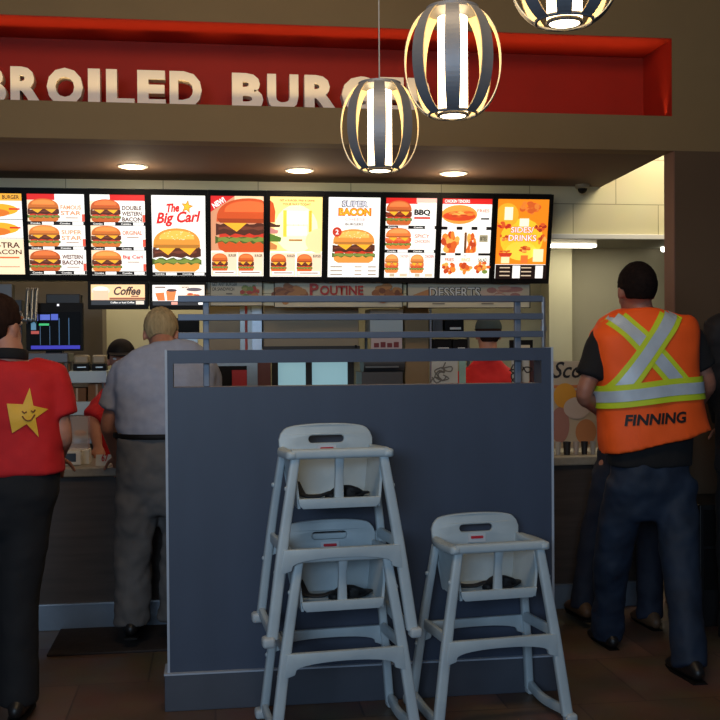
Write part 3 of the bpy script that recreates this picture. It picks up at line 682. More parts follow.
def pbox(x0, x1, yt, yb, Y, dep, bev=.004):     # box whose front face fills a pixel rectangle of the plane Y
    a = at(x0, (yt+yb)/2, Y); b = at(x1, (yt+yb)/2, Y); m_ = (x0+x1)/2
    return bx(a.x, b.x, Y, Y+dep, at(m_, yb, Y).z, at(m_, yt, Y).z, bev=bev)
def simple(name, rect, Y, dep, m_, label, cat, group=None, bev=.004):
    a = at((rect[0]+rect[1])/2, rect[3], Y)
    return tag(obj(name, pbox(*rect, Y, dep, bev), m_, origin=(a.x, Y, a.z)), label, cat, group)
def root_at(name, rect, Y, label, cat, group=None):
    a = at((rect[0]+rect[1])/2, rect[3], Y); return empty(name, (a.x, Y, a.z), label, cat, group)
def prt(name, rect, Y, dep, m_, parent, bev=.002): return obj(name, pbox(*rect, Y, dep, bev), m_, parent)
M_tan = mat('tan_panel', (150, 122, 84), .6, var=.06); M_hood = mat('beige_brown_hood', (150, 134, 108), .5, var=.06, scale=3); M_gb = mat('brown_grey_panel', (96, 84, 72), .6, var=.05)
M_grd = mat('grey_machine', (92, 90, 90), .45, metal=.3); M_pale = mat('pale_blue_grey_shelf', (176, 192, 196), .4)
S('trim_5', pbox(-60, 103, 270, 470, 7.96, .3), M_gb)
# steel worktable along the back of the kitchen
r = empty('kitchen_worktable', (0, 7.45, 0), 'long stainless steel worktable against the kitchen back wall, behind the rails', 'table')
obj('tabletop', bx(-3.0, 2.2, 7.25, 7.95, .86, .90, bev=.004), M_steel, r); obj('lower_shelf', bx(-3.0, 2.2, 7.27, 7.93, .30, .33), M_steel, r)
for x in (-2.9, -1.2, .5, 2.1):
    for y in (7.3, 7.9):
        b = NB(); cyl(b, (x, y, 0), (x, y, .86), .02, 10); obj('leg', b, M_steel, r)
# left: prep station with monitor, warmers, boxes
r = empty('prep_station', (-1.3, 6.74, 0), 'steel prep station with shelves behind the left end of the counter', 'shelving')
zA = at(60, 353, 6.74).z; zB = at(60, 402, 6.74).z; xa, xb = at(-30, 400, 6.74).x, at(107, 400, 6.74).x; xs = at(68, 370, 6.74).x
obj('top_shelf', bx(xa, xs, 6.74, 7.02, zA-.06, zA, bev=.004), M_grd, r); zC = at(88, 371, 6.74).z
obj('tray_shelf', bx(xs+.004, xb, 6.74, 7.02, zC-.075, zC, bev=.004), M_pale, r)
obj('lower_shelf', bx(xa, xb, 6.74, 7.02, zB-.085, zB, bev=.004), M_pale, r)
for x in (xa+.02, xs-.016, xb-.02):
    for y in (6.77, 6.99): b = NB(); cyl(b, (x, y, 0), (x, y, zC-.01 if x > xs else zA-.03), .014, 10); obj('leg', b, M_steel, r)
mo = root_at('order_monitor', (28, 83, 304, 352), 6.76, 'black order monitor with blue and green lines on its screen, behind the left counter', 'monitor')
prt('casing', (26, 83, 303, 351), 6.78, .05, M_black, mo); b = NB(); q = at(54, 352, 6.80); box(b, q.x-.05, q.x+.05, 6.80, 6.88, zA, q.z+.03); obj('stand', b, M_black, mo)
scr = obj('screen', pbox(30, 81, 312, 349, 6.776, .003, 0), mat('dark_screen_glass', (6, 8, 12), .5, spec=.1), mo)
for (x0, x1, y0, y1, c) in ((31, 38, 314, 321, (110, 130, 230)), (40, 50, 314.5, 320, (90, 110, 220)), (51, 58, 314, 320, (80, 100, 215)), (39, 49, 323.5, 325.5, (60, 210, 120)), (31, 36, 322, 330, (90, 140, 170)), (31, 39, 331, 334, (190, 70, 50)),
                            (40, 40.6, 326, 345, (60, 90, 120)), (49.5, 50.1, 326, 345, (60, 90, 120)), (58.8, 59.6, 318, 345, (50, 90, 130)), (68.5, 69.3, 318, 345, (50, 90, 130)), (31, 80, 345.5, 349, (50, 40, 190))):
    obj('screen_line', pbox(x0, x1, y0, y1, 6.773, .002, 0), em(c, .7), scr)
obj('status_lamp', pbox(57, 59, 304, 306, 6.772, .004, 0), em((220, 220, 230), 1.5), mo)
simple('printer', (46, 80, 294, 303.4), 6.79, .14, M_dark, 'dark low printer lying on top of the order monitor', 'printer')
r = root_at('drink_machine', (-14, 22, 286, 352.5), 6.86, 'dark drink machine with silver fittings left of the order monitor', 'drink machine')
prt('body', (-14, 22, 300, 352.5), 6.86, .14, M_dark, r); prt('hopper', (-8, 12, 284, 300), 6.88, .1, M_grd, r)
for px in (26, 31, 35):
    b = NB(); p_ = [at(px-6, 312, 6.72), at(px, 322, 6.70), at(px+1, 306, 6.72), at(px+2, 288, 6.74)]; sweep(b, p_, .012, n=8, sub=4); obj('fitting', b, M_steel, r, smooth=True)
for k, (x0, x1) in enumerate(((73, 89), (91.5, 106))):
    r = root_at('food_warmer', (x0, x1, 355, 371), 6.76, ('small beige-topped black warmer on the pale shelf, left of two', 'small beige-topped black warmer on the pale shelf, right of two')[k], 'food warmer', 'warmers on the pale shelf')
    prt('base', (x0, x1, 364, 370.9), 6.76, .12, M_black, r); prt('lid', (x0+.5, x1-.5, 355, 364), 6.765, .11, mat('beige_lid', (150, 134, 106), .5), r, .012); prt('strip', (x0+4, x1-3, 366.5, 368), 6.757, .003, M_steel, r)
for k, (x0, x1, y0, c, lb) in enumerate(((45, 66, 364, (146, 98, 52), 'tall orange-brown cardboard box under the steel shelf'), (68, 86, 388, (116, 80, 52), 'low brown cardboard box on the lower shelf, middle of three'), (88, 105.5, 384, (128, 90, 58), 'brown cardboard box on the lower shelf nearest the grey-shirted person'))):
    r = root_at('cardboard_box', (x0, x1, y0, 402), 6.78, lb, 'box', 'cardboard boxes on the lower shelf')
    prt('carton', (x0, x1, y0, 401.9), 6.78, .18, mat('cardboard_%d' % k, c, .85, var=.1), r); prt('tape', ((x0+x1)/2-1, (x0+x1)/2+1, y0+.3, 401), 6.778, .003, mat('tape', (170, 140, 100), .4), r, 0)
# counter-top, left
Yk = 5.86
r = root_at('acrylic_display', (68, 89, 417, 464), Yk, 'clear acrylic display box with a warm reflection on the left counter', 'display')
b = pbox(69, 88, 417, 450, Yk+.06, .10, .002); obj('box', b, mat('clear_acrylic', (226, 214, 214), .12, alpha=.35), r)
prt('base', (66, 89, 450, 464.5), Yk+.05, .12, M_white, r)
b = NB(); q = at(80, 433, Yk+.11); ell(b, q, (.035, .02, .018)); obj('warm_reflection', b, mat('amber_reflection', (214, 150, 96), .4), r, smooth=True)  # amber ellipsoid stands in for the warm light reflection in the box
r = root_at('payment_terminal', (57, 74, 451, 466), Yk-.02, 'small pale payment terminal with dark screen on the left counter', 'payment terminal')
prt('base', (57, 81, 451, 465.5), Yk-.02, .06, M_white, r, .006); prt('screen', (62, 76, 453.5, 462), Yk-.023, .004, mat('dim_screen', (70, 84, 100), .2), r)
r = root_at('price_card', (96, 111, 455, 469), Yk-.06, 'small white tent card with red 67 on the counter', 'sign')
q0, q1 = at(95.5, 462, Yk-.06), at(110.5, 462, Yk-.06); zc0, zc1 = at(103, 468.8, Yk-.06).z, at(103, 455, Yk-.06).z
b = NB(); v = [b.verts.new(c) for c in ((q0.x, Yk-.06, ztop), (q1.x, Yk-.06, ztop), (q1.x, Yk-.03, zc1), (q0.x, Yk-.03, zc1), (q0.x, Yk+.0, ztop), (q1.x, Yk+.0, ztop))]
b.faces.new((v[0], v[1], v[2], v[3])); b.faces.new((v[3], v[2], v[5], v[4])); b.faces.new((v[0], v[3], v[4])); b.faces.new((v[1], v[5], v[2])); obj('card', b, M_white, r)
f = fit_text('67', q0.x+.03, q1.x-.014, ztop+.022, ztop+.06, off=.03)
for v in f.verts: v.co.y = Yk-.062+(v.co.z-ztop)/(zc1-ztop)*.03
obj('lettering', f, mat('red_print', (200, 30, 40), .5), r, smooth='keep')
# middle, behind the rails
YK = 7.35
r = root_at('coffee_brewer', (166, 199, 314, 410), YK, 'black and steel brewer on the worktable beside the grey-shirted person', 'coffee brewer')
prt('head', (166, 199, 318, 332), YK, .3, M_black, r); prt('body', (168, 198, 332, 366), YK+.05, .22, M_steel, r); prt('base', (166, 199, 366, 428.5), YK, .3, M_grd, r)
r = root_at('steel_cabinet', (205, 262, 300, 428), YK, 'upright cabinet with beige door, steel edge and red stripe behind the rails', 'cabinet')
prt('body', (205, 262, 300, 428.5), YK+.02, .4, M_steel, r); prt('door', (207, 240, 302, 350), YK+.004, .016, M_hood, r); prt('steel_edge', (252, 262, 302, 360), YK+.0, .02, M_alu, r); prt('red_stripe', (245, 247.5, 306, 352), YK+.008, .012, mat('red_stripe', (176, 60, 52), .5), r)
prt('opening', (213, 247, 366, 392), YK+.012, .01, M_black, r); prt('red_tray', (232, 247, 370, 392), YK+.0, .02, mat('red_tray', (190, 30, 30), .5), r)
r = root_at('extractor_hood', (263, 360, 300, 350), YK-.1, 'wide beige extractor hood hanging under the menu wall behind the rails', 'extractor hood')
b = NB(); q0, q1 = at(264, 330, YK-.1), at(359, 330, YK-.1); z0, z1 = at(310, 349, YK-.1).z, 2.74
box(b, q0.x, q1.x, YK-.1, YK+.45, z0, z1, bev=.006); obj('canopy', b, M_hood, r); prt('lip', (263, 360, 346, 350), YK-.12, .03, M_dark, r); prt('knob', (355, 357, 345, 348), YK-.135, .015, M_black, r)
simple('support_panel', (258, 271, 352, 428), YK-.03, .05, mat('maroon_panel', (110, 60, 52), .6), 'narrow reddish brown panel standing beside the bright service window', 'panel')
# drive-through window in the kitchen wall
b = NB(); Yw = 8.54; w0, w1 = at(272, 375, Yw), at(354, 375, Yw); zz0, zz1 = at(310, 400, Yw).z, at(310, 352, Yw).z; wm = at(309, 375, Yw).x
for q in ((w0.x, w1.x, zz0, zz0+.04), (w0.x, w1.x, zz1-.04, zz1), (w0.x, w0.x+.05, zz0, zz1), (w1.x-.05, w1.x, zz0, zz1), (wm-.025, wm+.025, zz0, zz1)): box(b, q[0], q[1], Yw, Yw+.06, q[2], q[3])
wf = S('window_1', b, M_dark); b = NB(); box(b, w0.x+.02, w1.x-.02, Yw+.03, Yw+.036, zz0+.02, zz1-.02); obj('pane', b, em((150, 192, 204), .62), wf)  # pane emits a flat pale blue in place of daylight outside
r = root_at('fryer_station', (362, 403, 336, 428), YK, 'grey fryer station with rounded steel top under a white box', 'fryer')
b = NB(); q = at(383, 350, YK+.1); q_ = at(383, 428.5, YK); hw = (at(403, 380, YK).x-at(362, 380, YK).x)/2
sweep(b, [(q.x-hw, YK+.15, at(383, 362, YK).z), (q.x+hw, YK+.15, at(383, 362, YK).z)], [(.085, .12)]*2, n=20, side=(0, 0, 1)); obj('drum', b, M_grd, r, smooth='auto')
prt('body', (362, 403, 372, 428.5), YK, .3, M_grd, r); prt('handle', (366, 399, 366, 368), YK-.0, .03, M_steel, r)
simple('white_carton', (370, 403, 309, 333), YK+.05, .25, M_white, 'white box on the high shelf above the fryer station', 'box')
r = root_at('kitchen_shelf', (364, 470, 333, 336), YK, 'high steel shelf carrying boxes and printers behind the rails', 'shelf')
prt('board', (364, 470, 333.2, 335.5), YK-.02, .4, M_steel, r)
for px in (366, 468): b = NB(); q = at(px, 334, YK+.34); cyl(b, (q.x, YK+.34, .90), (q.x, YK+.34, q.z), .012, 8); obj('upright', b, M_steel, r)
r = simple('hanging_notice', (371, 402, 337, 349), YK-.01, .006, mat('pinkish_notice', (206, 184, 180), .6), 'pinkish white notice with dark red marks hanging from the shelf', 'notice', bev=0)
for k in range(4): prt('print', (374+k*6.6, 379+k*6.6, 343-(k % 2), 347.4), YK-.013, .002, mat('dark_red_print', (130, 50, 52), .6), r, 0)
for k, (x0, x1, y0, y1, lb) in enumerate(((433, 443, 318, 333, 'small grey device on the high shelf left of a black printer'), (445, 464, 319.5, 333, 'black printer with white strip on the high shelf'),
                                          (433, 452, 339, 354, 'black printer with white strip below the high shelf, left of two'), (453, 468, 339, 354, 'black printer with white strip below the high shelf, right of two'))):
    r = root_at('receipt_printer', (x0, x1, y0, y1), YK+.02, lb, 'printer', 'receipt printers in the kitchen')
    prt('body', (x0, x1, y0, y1), YK+.02, .18, M_black if k else M_grd, r, .006)
    if k: prt('paper_strip', (x0+5, x1-3, (y0+y1)/2+1, (y0+y1)/2+3.2), YK+.016, .004, M_white, r, 0)
r = root_at('steel_rack', (432, 470, 354, 428), YK+.0, 'steel rack shelf holding two black printers above a white poster', 'shelf')
prt('board', (431, 470, 354, 356), YK, .3, M_steel, r)
for px in (433, 468):
    b = NB(); q = at(px, 355, YK+.28); cyl(b, (q.x, YK+.28, .90), (q.x, YK+.28, q.z-.0), .01, 8); obj('upright', b, M_steel, r)
simple('tan_pillar', (405, 429, 300, 428), YK+.1, .2, M_tan, 'tan upright panel behind the rails right of the fryer station', 'panel')
b = NB(); q = at(430.5, 330, 7.2); cyl(b, (q.x, 7.2, 0), (q.x, 7.2, 2.2), .008, 8); cyl(b, (q.x, 7.2, 0), (q.x, 7.2, .01), .05, 16); tag(obj('thin_pole', b, M_alu, origin=(q.x, 7.2, 0)), 'thin bright pole standing beside the tan panel', 'pole')
Yq = 6.30
def sketch(r, rect, Y, cols, seed, n=5):
    rr = random.Random(seed)
    for k in range(n):
        b = NB(); x, y = rr.uniform(rect[0]+4, rect[1]-4), rr.uniform(rect[2]+4, rect[3]-6); P_ = [at(x+4*math.cos(t*1.7+k)*(1+.2*t), y+1.2*t-4*math.sin(t*1.7+k), Y) for t in range(5)]
        sweep(b, P_, .004, n=6, sub=3, side=(0, 1, 0)); obj('drawn_line', b, cols, r)
r = simple('counter_poster', (432, 458, 361, 452), Yq, .01, mat('poster_white', (196, 196, 190), .6), 'white poster with faint sketch lines standing left of the red-shirted person', 'poster', bev=0); sketch(r, (432, 458, 361, 386), Yq-.002, mat('grey_line', (120, 116, 110), .6), 3)
r = simple('mint_panel', (459.5, 466, 361, 452), Yq, .01, mat('mint_paint', (150, 186, 176), .6), 'narrow mint green panel beside the white sketch poster', 'panel', bev=0)
r = simple('swirl_poster', (512, 529, 356, 452), Yq-.05, .01, mat('poster_white', (196, 196, 190), .6), 'white poster with black swirls right of the red-shirted person', 'poster', bev=0); sketch(r, (510, 531, 360, 386), Yq-.052, mat('black_line', (40, 34, 34), .6), 8, 4)
simple('maroon_panel', (531, 542, 356, 452), Yq-.05, .03, mat('maroon_panel2', (66, 34, 38), .6), 'dark maroon panel at the right end of the partition slot', 'panel')
r = root_at('small_sign', (508, 533, 340, 351), 6.2, 'small black sign with pale figures above the swirl poster', 'sign'); prt('board', (510, 533, 340, 351), 6.2, .02, M_black, r); prt('figure', (514, 518, 342, 348), 6.197, .004, mat('pale_print', (214, 196, 166), .6), r); prt('figure', (520, 530, 345, 348.5), 6.197, .004, mat('pale_print', (214, 196, 166), .6), r)
b = NB(); q = at(521, 351, 6.21); cyl(b, (q.x, 6.21, ztop), (q.x, 6.21, q.z+.01), .006, 8); obj('stem', b, M_steel, r)
b = NB(); q = at(543.5, 330, 6.0); cyl(b, (q.x, 6.0, ztop), (q.x, 6.0, at(543, 297, 6.0).z), .012, 12); cyl(b, (q.x, 6.0, at(543, 331, 6.0).z), (q.x, 6.0, at(543, 326, 6.0).z), .018, 12)
tag(obj('counter_pole', b, M_alu, origin=(q.x, 6.0, ztop)), 'bright metal pole rising from the counter at the end of the rails', 'pole')
# scoops poster on the right counter
r = root_at('ice_cream_poster', (551, 603, 360, 448), 5.98, 'beige poster reading Scoops with an ice cream picture on the right counter', 'poster')
prt('board', (549, 603, 361, 448), 5.98, .012, mat('poster_beige', (196, 178, 152), .6), r, 0)
for px in (552, 600):
    b = NB(); q = at(px, 448, 5.99); cyl(b, (q.x, 5.99, ztop), (q.x, 5.99, q.z+.02), .006, 8); obj('foot', b, M_steel, r)
q0, q1 = at(552.5, 370, 5.978), at(612, 370, 5.978)
f = fit_text('Scoops', q0.x, q1.x, at(575, 383, 5.978).z, at(575, 361.5, 5.978).z, off=.012, shear=.35)
for v in f.verts: v.co.y = 5.978
xlim = at(602.5, 370, 5.978).x
bmesh.ops.delete(f, geom=[v for v in f.verts if v.co.x > xlim], context='VERTS'); obj('lettering', f, mat('poster_black', (38, 32, 34), .6), r, smooth='keep')
def disc(name, cx, cy, rx_, ry_, Y, m_):
    c_ = at(cx, cy, Y); s_ = F/(Y*1.03); b = NB(); b.faces.new([b.verts.new((c_.x+rx_/s_*math.cos(t), Y, c_.z+ry_/s_*math.sin(t))) for t in [2*math.pi*i/24 for i in range(24)]]); obj(name, b, m_, r)
prt('print', (554, 594, 385, 388), 5.976, .002, mat('orange_print', (206, 120, 70), .6), r, 0); prt('print', (555, 590, 390.5, 392.5), 5.976, .002, mat('red_orange_print', (200, 90, 70), .6), r, 0)
disc('ice_cream', 565, 396, 12, 13, 5.974, mat('scoop_yellow', (226, 160, 56), .6)); disc('ice_cream', 560, 425, 10, 18, 5.973, mat('scoop_pink', (176, 124, 112), .6)); disc('ice_cream', 586, 432, 11, 13, 5.972, mat('scoop_tan', (196, 130, 84), .6)); disc('ice_cream', 577, 408, 14, 11, 5.971, mat('scoop_cream', (206, 188, 178), .6))
for k, (x0, x1, c) in enumerate(((555, 561, (180, 176, 168)), (563, 571, (40, 36, 38)), (573, 579, (176, 160, 150)), (581, 588, (36, 34, 36)), (590, 596, (170, 165, 160)))):
    q = at((x0+x1)/2, 455, 5.84); b = NB(); rr_ = (x1-x0)/2/(F/6.1); lathe(b, [(rr_*.75, 0), (rr_, .075), (rr_*.9, .075), (rr_*.7, .004)], (q.x, 5.84, ztop)); 
    tag(obj('cup', b, mat('cup_%d' % k, c, .5), origin=(q.x, 5.84, ztop), smooth='auto'), ('pale cup on the right counter nearest the partition', 'dark cup second from the partition on the right counter', 'pale pinkish cup in the middle of the row of cups', 'dark cup next to last in the row before the vest wearer', 'pale cup last in the row before the vest wearer')[k], 'cup', 'cups under the ice cream poster')
# low black cabinet at the right edge
r = empty('waste_cabinet', (at(716, 600, 5.45).x, 5.3, 0), 'low black cabinet against the dark wall at the right edge', 'cabinet')
x0, x1 = at(700, 560, 5.25).x, at(700, 560, 5.25).x+.6
obj('body', bx(x0, x1, 5.25, 5.655, 0, at(705, 505, 5.25).z, bev=.006), M_dark, r)
obj('door', bx(x0+.02, x1-.02, 5.238, 5.25, .20, at(705, 549, 5.25).z, bev=.003), M_black, r); obj('drawer', bx(x0+.02, x1-.02, 5.238, 5.25, at(705, 546, 5.25).z, at(705, 510, 5.25).z, bev=.003), M_black, r)

# ------------------------------------------------------------------ people
M_hairbr = mat('dark_brown_hair', (44, 28, 22), .9, spec=.12, var=.3, scale=60, bump=.4, stretch=(1, 1, .3))
M_hairgr = mat('sandy_grey_hair', (168, 146, 108), .9, spec=.12, var=.25, scale=60, bump=.4, stretch=(1, 1, .3))
M_hairbl = mat('black_hair', (24, 20, 20), .9, spec=.12, var=.3, scale=60, bump=.4, stretch=(1, 1, .3))
M_hairbr2 = mat('near_black_hair', (26, 18, 16), .9, spec=.1, var=.3, scale=60, bump=.4)
M_eye = mat('eye_white', (220, 216, 210), .3); M_lip = mat('lip', (140, 74, 66), .5)
M_shoe = mat('black_leather', (22, 20, 20), .45)
def headparts(c, f, tilt, yaw, sc=1.0):
    R = Matrix.Translation(c) @ Matrix.Rotation(yaw+(0 if f > 0 else math.pi), 4, 'Z') @ Matrix.Rotation(-tilt, 4, 'X') @ Matrix.Scale(sc, 4)
    b = NB(); ell(b, (0, -.012, .022), (.074, .094, .092)); ell(b, (0, .03, -.045), (.058, .060, .068)); ell(b, (0, .072, -.085), (.024, .018, .018))
    sweep(b, [(0, .086, .02), (0, .104, -.018), (0, .094, -.03)], [(.008, .008), (.015, .013), (.013, .010)], n=8)
    for s_ in (-1, 1):
        ell(b, (s_*.078, -.008, -.012), (.009, .020, .032), 10, 8); ell(b, (s_*.03, .078, .028), (.026, .012, .009), 8, 6)
    bmesh.ops.transform(b, matrix=R, verts=b.verts)
    return b, R
def hairbm(R, low=-.055, face=.045, long_=0.0, cap=False):
    b = NB(); ell(b, (0, -.014, .026), (.084, .106, .102), 40, 28)
    bmesh.ops.delete(b, geom=[v for v in b.verts if (v.co.y > face and v.co.z < .062) or v.co.z < low-long_ or (abs(v.co.x) > .055 and v.co.z < -.0 and v.co.y > -.03)], context='VERTS')
    bmesh.ops.transform(b, matrix=R, verts=b.verts)
    me = D.meshes.new('t'); b.to_mesh(me); b.free(); o = D.objects.new('t', me); COL.objects.link(o)
    s = o.modifiers.new('s', 'SOLIDIFY'); s.thickness = .012; s.offset = -1
    sb = o.modifiers.new('b', 'SUBSURF'); sb.levels = 1
    t = D.textures.new('locks', 'CLOUDS'); t.noise_scale = .018; d = o.modifiers.new('d', 'DISPLACE'); d.texture = t; d.strength = .006
    return grab(o)
def hand(bm, wr, d, n, sd, sc=1.0, curl=.5):
    """palm, four unequal bent fingers and a thumb; d along the hand, n palm normal, sd thumb side"""
    d = Vector(d).normalized(); n = Vector(n); n = (n-d*n.dot(d)).normalized(); t = d.cross(n)*sd
    w_ = Vector(wr)
    sweep(bm, [w_-d*.01, w_+d*.04*sc, w_+d*.09*sc], [(.026*sc, .020*sc), (.038*sc, .016*sc), (.040*sc, .014*sc)], n=12, side=t, cap=True, power=2.6)
    for i, L in enumerate((.070, .080, .074, .058)):
        o = w_+d*.085*sc+t*(.032-.0215*i)*sc; p = [o, o+(d*math.cos(curl*.5)+n*math.sin(curl*.5))*L*.42*sc]
        p.append(p[-1]+(d*math.cos(curl*1.3)+n*math.sin(curl*1.3))*L*.32*sc); p.append(p[-1]+(d*math.cos(curl*2)+n*math.sin(curl*2))*L*.26*sc)
        sweep(bm, p, [.0095*sc, .009*sc, .008*sc, .007*sc], n=8, side=t, cap=True)
    o = w_+d*.025*sc+t*.026*sc
    sweep(bm, [o, o+(d*.6+t*.75+n*.2)*.038*sc, o+(d*.85+t*.8+n*.5)*.062*sc], [.013*sc, .011*sc, .009*sc], n=8, side=n, cap=True)
def person(label, Y0, basepx, c):
    B_ = at(basepx, 500, Y0); base = Vector((B_.x, Y0, 0)); f = c.get('face', 1)
    J = {k: at(v[0], v[1], Y0+(v[2] if len(v) > 2 else 0)) for k, v in c['J'].items()}
    skin = c.get('skin', M_skin)
    hb, HR = headparts(J['head'], f, c.get('tilt', 0), c.get('yaw', 0), c.get('hs', 1.0))
    bm = NB(); merge(bm, hb)
    merge_n = J['head']+(J['neck']-J['head'])*.25
    sweep(bm, [merge_n, J['neck'], J['neck']+Vector((0, -.01*f, -.06))], [(.058, .062), (.060, .062), (.08, .07)], n=16)
    tor = [(J_[0], J_[1], J_[2], J_[3]) for J_ in c['torso']]       # (px_x, px_y, rx, ry[, dy])
    P = [at(t[0], t[1], Y0+(t[4] if len(t) > 4 else 0)) for t in c['torso']]
    sweep(bm, P, [(t[2]-.022, t[3]-.022) for t in c['torso']], n=24, sub=4, power=2.3)
    for s_ in 'lr':
        e, sh, wr = J['e'+s_], J['s'+s_], J['w'+s_]
        sweep(bm, [sh, sh.lerp(e, .5), e, e.lerp(wr, .3), wr], [.050, .046, .038, .040, .027], n=14, sub=4, cap=True, side=(0, 1, 0))
        hd = (wr-e).normalized(); hand(bm, wr, hd, (0, 0, -1), (1 if s_ == 'l' else -1)*f, .98)
        h, k, a = J['h'+s_], J['k'+s_], J['a'+s_]
        sweep(bm, [h, h.lerp(k, .5), k, k.lerp(a, .35), a], [.082, .075, .054, .052, .036], n=14, sub=4, cap=True)
        sweep(bm, [a+Vector((0, -.04*f, -.03)), a+Vector((0, .06*f, -.05)), a+Vector((0, .15*f, -.062))], [(.034, .03), (.038, .024), (.034, .014)], n=12, cap=True)
    body = obj('person', remesh(bm, .0075, 4), skin, smooth=True, origin=base)
    tag(body, label, 'person')
    # face
    for s_ in (-1, 1):
        b = NB(); ell(b, (s_*.031, .077, .008), (.012, .009, .008), 12, 8); bmesh.ops.transform(b, matrix=HR, verts=b.verts); obj('eye', b, M_eye, body, smooth=True)
    b = NB(); sweep(b, [(-.024, .083, -.053), (0, .090, -.050), (.024, .083, -.053)], [(.004, .004), (.007, .006), (.004, .004)], n=8, sub=3, side=(0, 0, 1)); bmesh.ops.transform(b, matrix=HR, verts=b.verts); obj('mouth', b, M_lip, body, smooth=True)
    if c.get('hair'): obj('hair', hairbm(HR, low=c.get('hlow', -.055)), c['hair'], body, smooth=True)
    if c.get('cap'):
        b = NB(); ell(b, (0, -.012, .034), (.088, .108, .100), 32, 20); bmesh.ops.delete(b, geom=[v for v in b.verts if v.co.z < .03], context='VERTS')
        sweep(b, [(0, .07, .045), (0, .17, .028)], [(.07, .006), (.05, .004)], n=16); bmesh.ops.transform(b, matrix=HR, verts=b.verts); obj('cap', b, c['cap'], body, smooth='auto')
    # shirt
    bm = NB(); sweep(bm, P, [(t[2], t[3]) for t in c['torso']], n=28, sub=4, power=c.get('pow', 2.4))
    for s_ in 'lr':
        e, sh = J['e'+s_], J['s'+s_]; q = c.get('sleeve', .7); en = sh.lerp(e, q)
        if q > 1: en = e.lerp(J['w'+s_], q-1)
        sweep(bm, [P[-2].lerp(sh, .55)]+([sh, sh.lerp(en, .5), en] if q <= 1 else [sh, sh.lerp(e, .5), e, en]), [(.07, .075), (.076, .080), (.073, .078), (.074, .080)] if q <= 1 else [(.07, .075), (.076, .08), (.068, .07), (.058, .06), (.045, .045)], n=16, sub=3, side=(0, 1, 0))
    sh_ = obj('shirt', remesh(bm, .011, 7, wr=c.get('wr', .022), wscale=.10), c['shirt'], body, smooth=True)
    if c.get('collar'):
        b = NB(); n_ = 24; k = J['neck']
        sweep(b, [(k.x+.073*math.cos(q), k.y-.008*f+.075*math.sin(q), k.z-.022+.010*math.sin(q)*-f) for q in [2*math.pi*i/n_ for i in range(n_)]], (.022, .009), n=10, closed=True, side=(0, 0, 1), power=3)
        obj('collar', b, c['collar'], body, smooth=True)
    # trousers
    bm = NB(); hp = [at(t[0], t[1], Y0+(t[4] if len(t) > 4 else 0)) for t in c['hip']]
    sweep(bm, hp, [(t[2], t[3]) for t in c['hip']], n=24, sub=4, power=2.4)
    for s_ in 'lr':
        h, k, a = J['h'+s_], J['k'+s_], J['a'+s_]; r = c.get('legr', (.100, .088, .076, .078))
        sweep(bm, [h, h.lerp(k, .5), k, k.lerp(a, .5), a+Vector((0, 0, -.035))], [r[0], (r[0]+r[1])/2, r[1], r[2], r[3]], n=18, sub=4)
    obj('trousers', remesh(bm, .011, 16, wr=c.get('wrt', .022), wscale=.09), c['trousers'], body, smooth=True)
    if c.get('belt'):
        t = c['hip'][-1]; k = hp[-1]; b = NB()
        sweep(b, [(k.x+(t[2]+.011)*math.cos(q), k.y+(t[3]+.011)*math.sin(q), k.z-.012) for q in [2*math.pi*i/40 for i in range(40)]], (.013, .005), n=8, closed=True, side=(0, 0, 1), power=4)
        obj('belt', b, c['belt'], body, smooth=True)
    for s_ in 'lr':
        a = J['a'+s_]; z0 = a.z-.085; x, y = a.x, a.y
        b = NB(); sweep(b, [(x, y-.075*f, z0+.048), (x, y-.02*f, z0+.062), (x, y+.07*f, z0+.048), (x, y+.14*f, z0+.036), (x, y+.185*f, z0+.026)], [(.030, .034), (.042, .056), (.047, .042), (.050, .032), (.036, .020)], n=16, sub=4, cap=True)
        bmesh.ops.translate(b, verts=b.verts, vec=(0, 0, 0))
        for v in b.verts: v.co.z = max(v.co.z, z0+.012)
        obj('shoe', b, c.get('shoe', M_shoe), body, smooth=True)
        b = NB(); sweep(b, [(x, y-.105*f, z0+.007), (x, y, z0+.007), (x, y+.10*f, z0+.007), (x, y+.20*f, z0+.007)], [(.034, .007), (.042, .007), (.052, .007), (.03, .007)], n=16, sub=4); obj('sole', b, M_black, body, smooth='auto')
    return body, sh_, J, P
def bvh(o):
    return BVHTree.FromPolygons([o.matrix_world @ v.co if False else v.co+o.location+(o.parent.location if o.parent else Vector()) for v in o.data.vertices], [tuple(p.vertices) for p in o.data.polygons])
def cast(tree, x, z, y0, off):
    h = tree.ray_cast(Vector((x, y0, z)), Vector((0, 1, 0)))
    return Vector((x, (h[0].y if h[0] else y0+1)-off, z)) if h[0] else None
def surf(tree, px, py, off):
    d = ray(px, py).normalized(); h = tree.ray_cast(Vector((0, 0, CH)), d)
    return h[0]-Vector((0, off, 0)) if h[0] else None
def strip_on(tree, a, b, wpx, Y0, off, n=26, m=5):
    """flat band from pixel a to b laid on the cloth"""
    A, B_ = surf(tree, *a, 0) or at(*a, Y0-.1), surf(tree, *b, 0) or at(*b, Y0-.1); d = (B_-A); d.y = 0; s_ = F/ (Y0*1.03); nrm = Vector((-d.z, 0, d.x)).normalized()*wpx/s_/2
    bm = NB(); grid = []
    for i in range(n+1):
        row = []
        for j in range(m+1):
            p = A+d*(i/n)+nrm*(2*j/m-1); q = cast(tree, p.x, p.z, Y0-1.2, off); row.append(bm.verts.new(q) if q else None)
        grid.append(row)
    for i in range(n):
        for j in range(m):
            q = [grid[i][j], grid[i+1][j], grid[i+1][j+1], grid[i][j+1]]
            if all(q) and max(v.co.y for v in q)-min(v.co.y for v in q) < .06: bm.faces.new(q)
    return bm
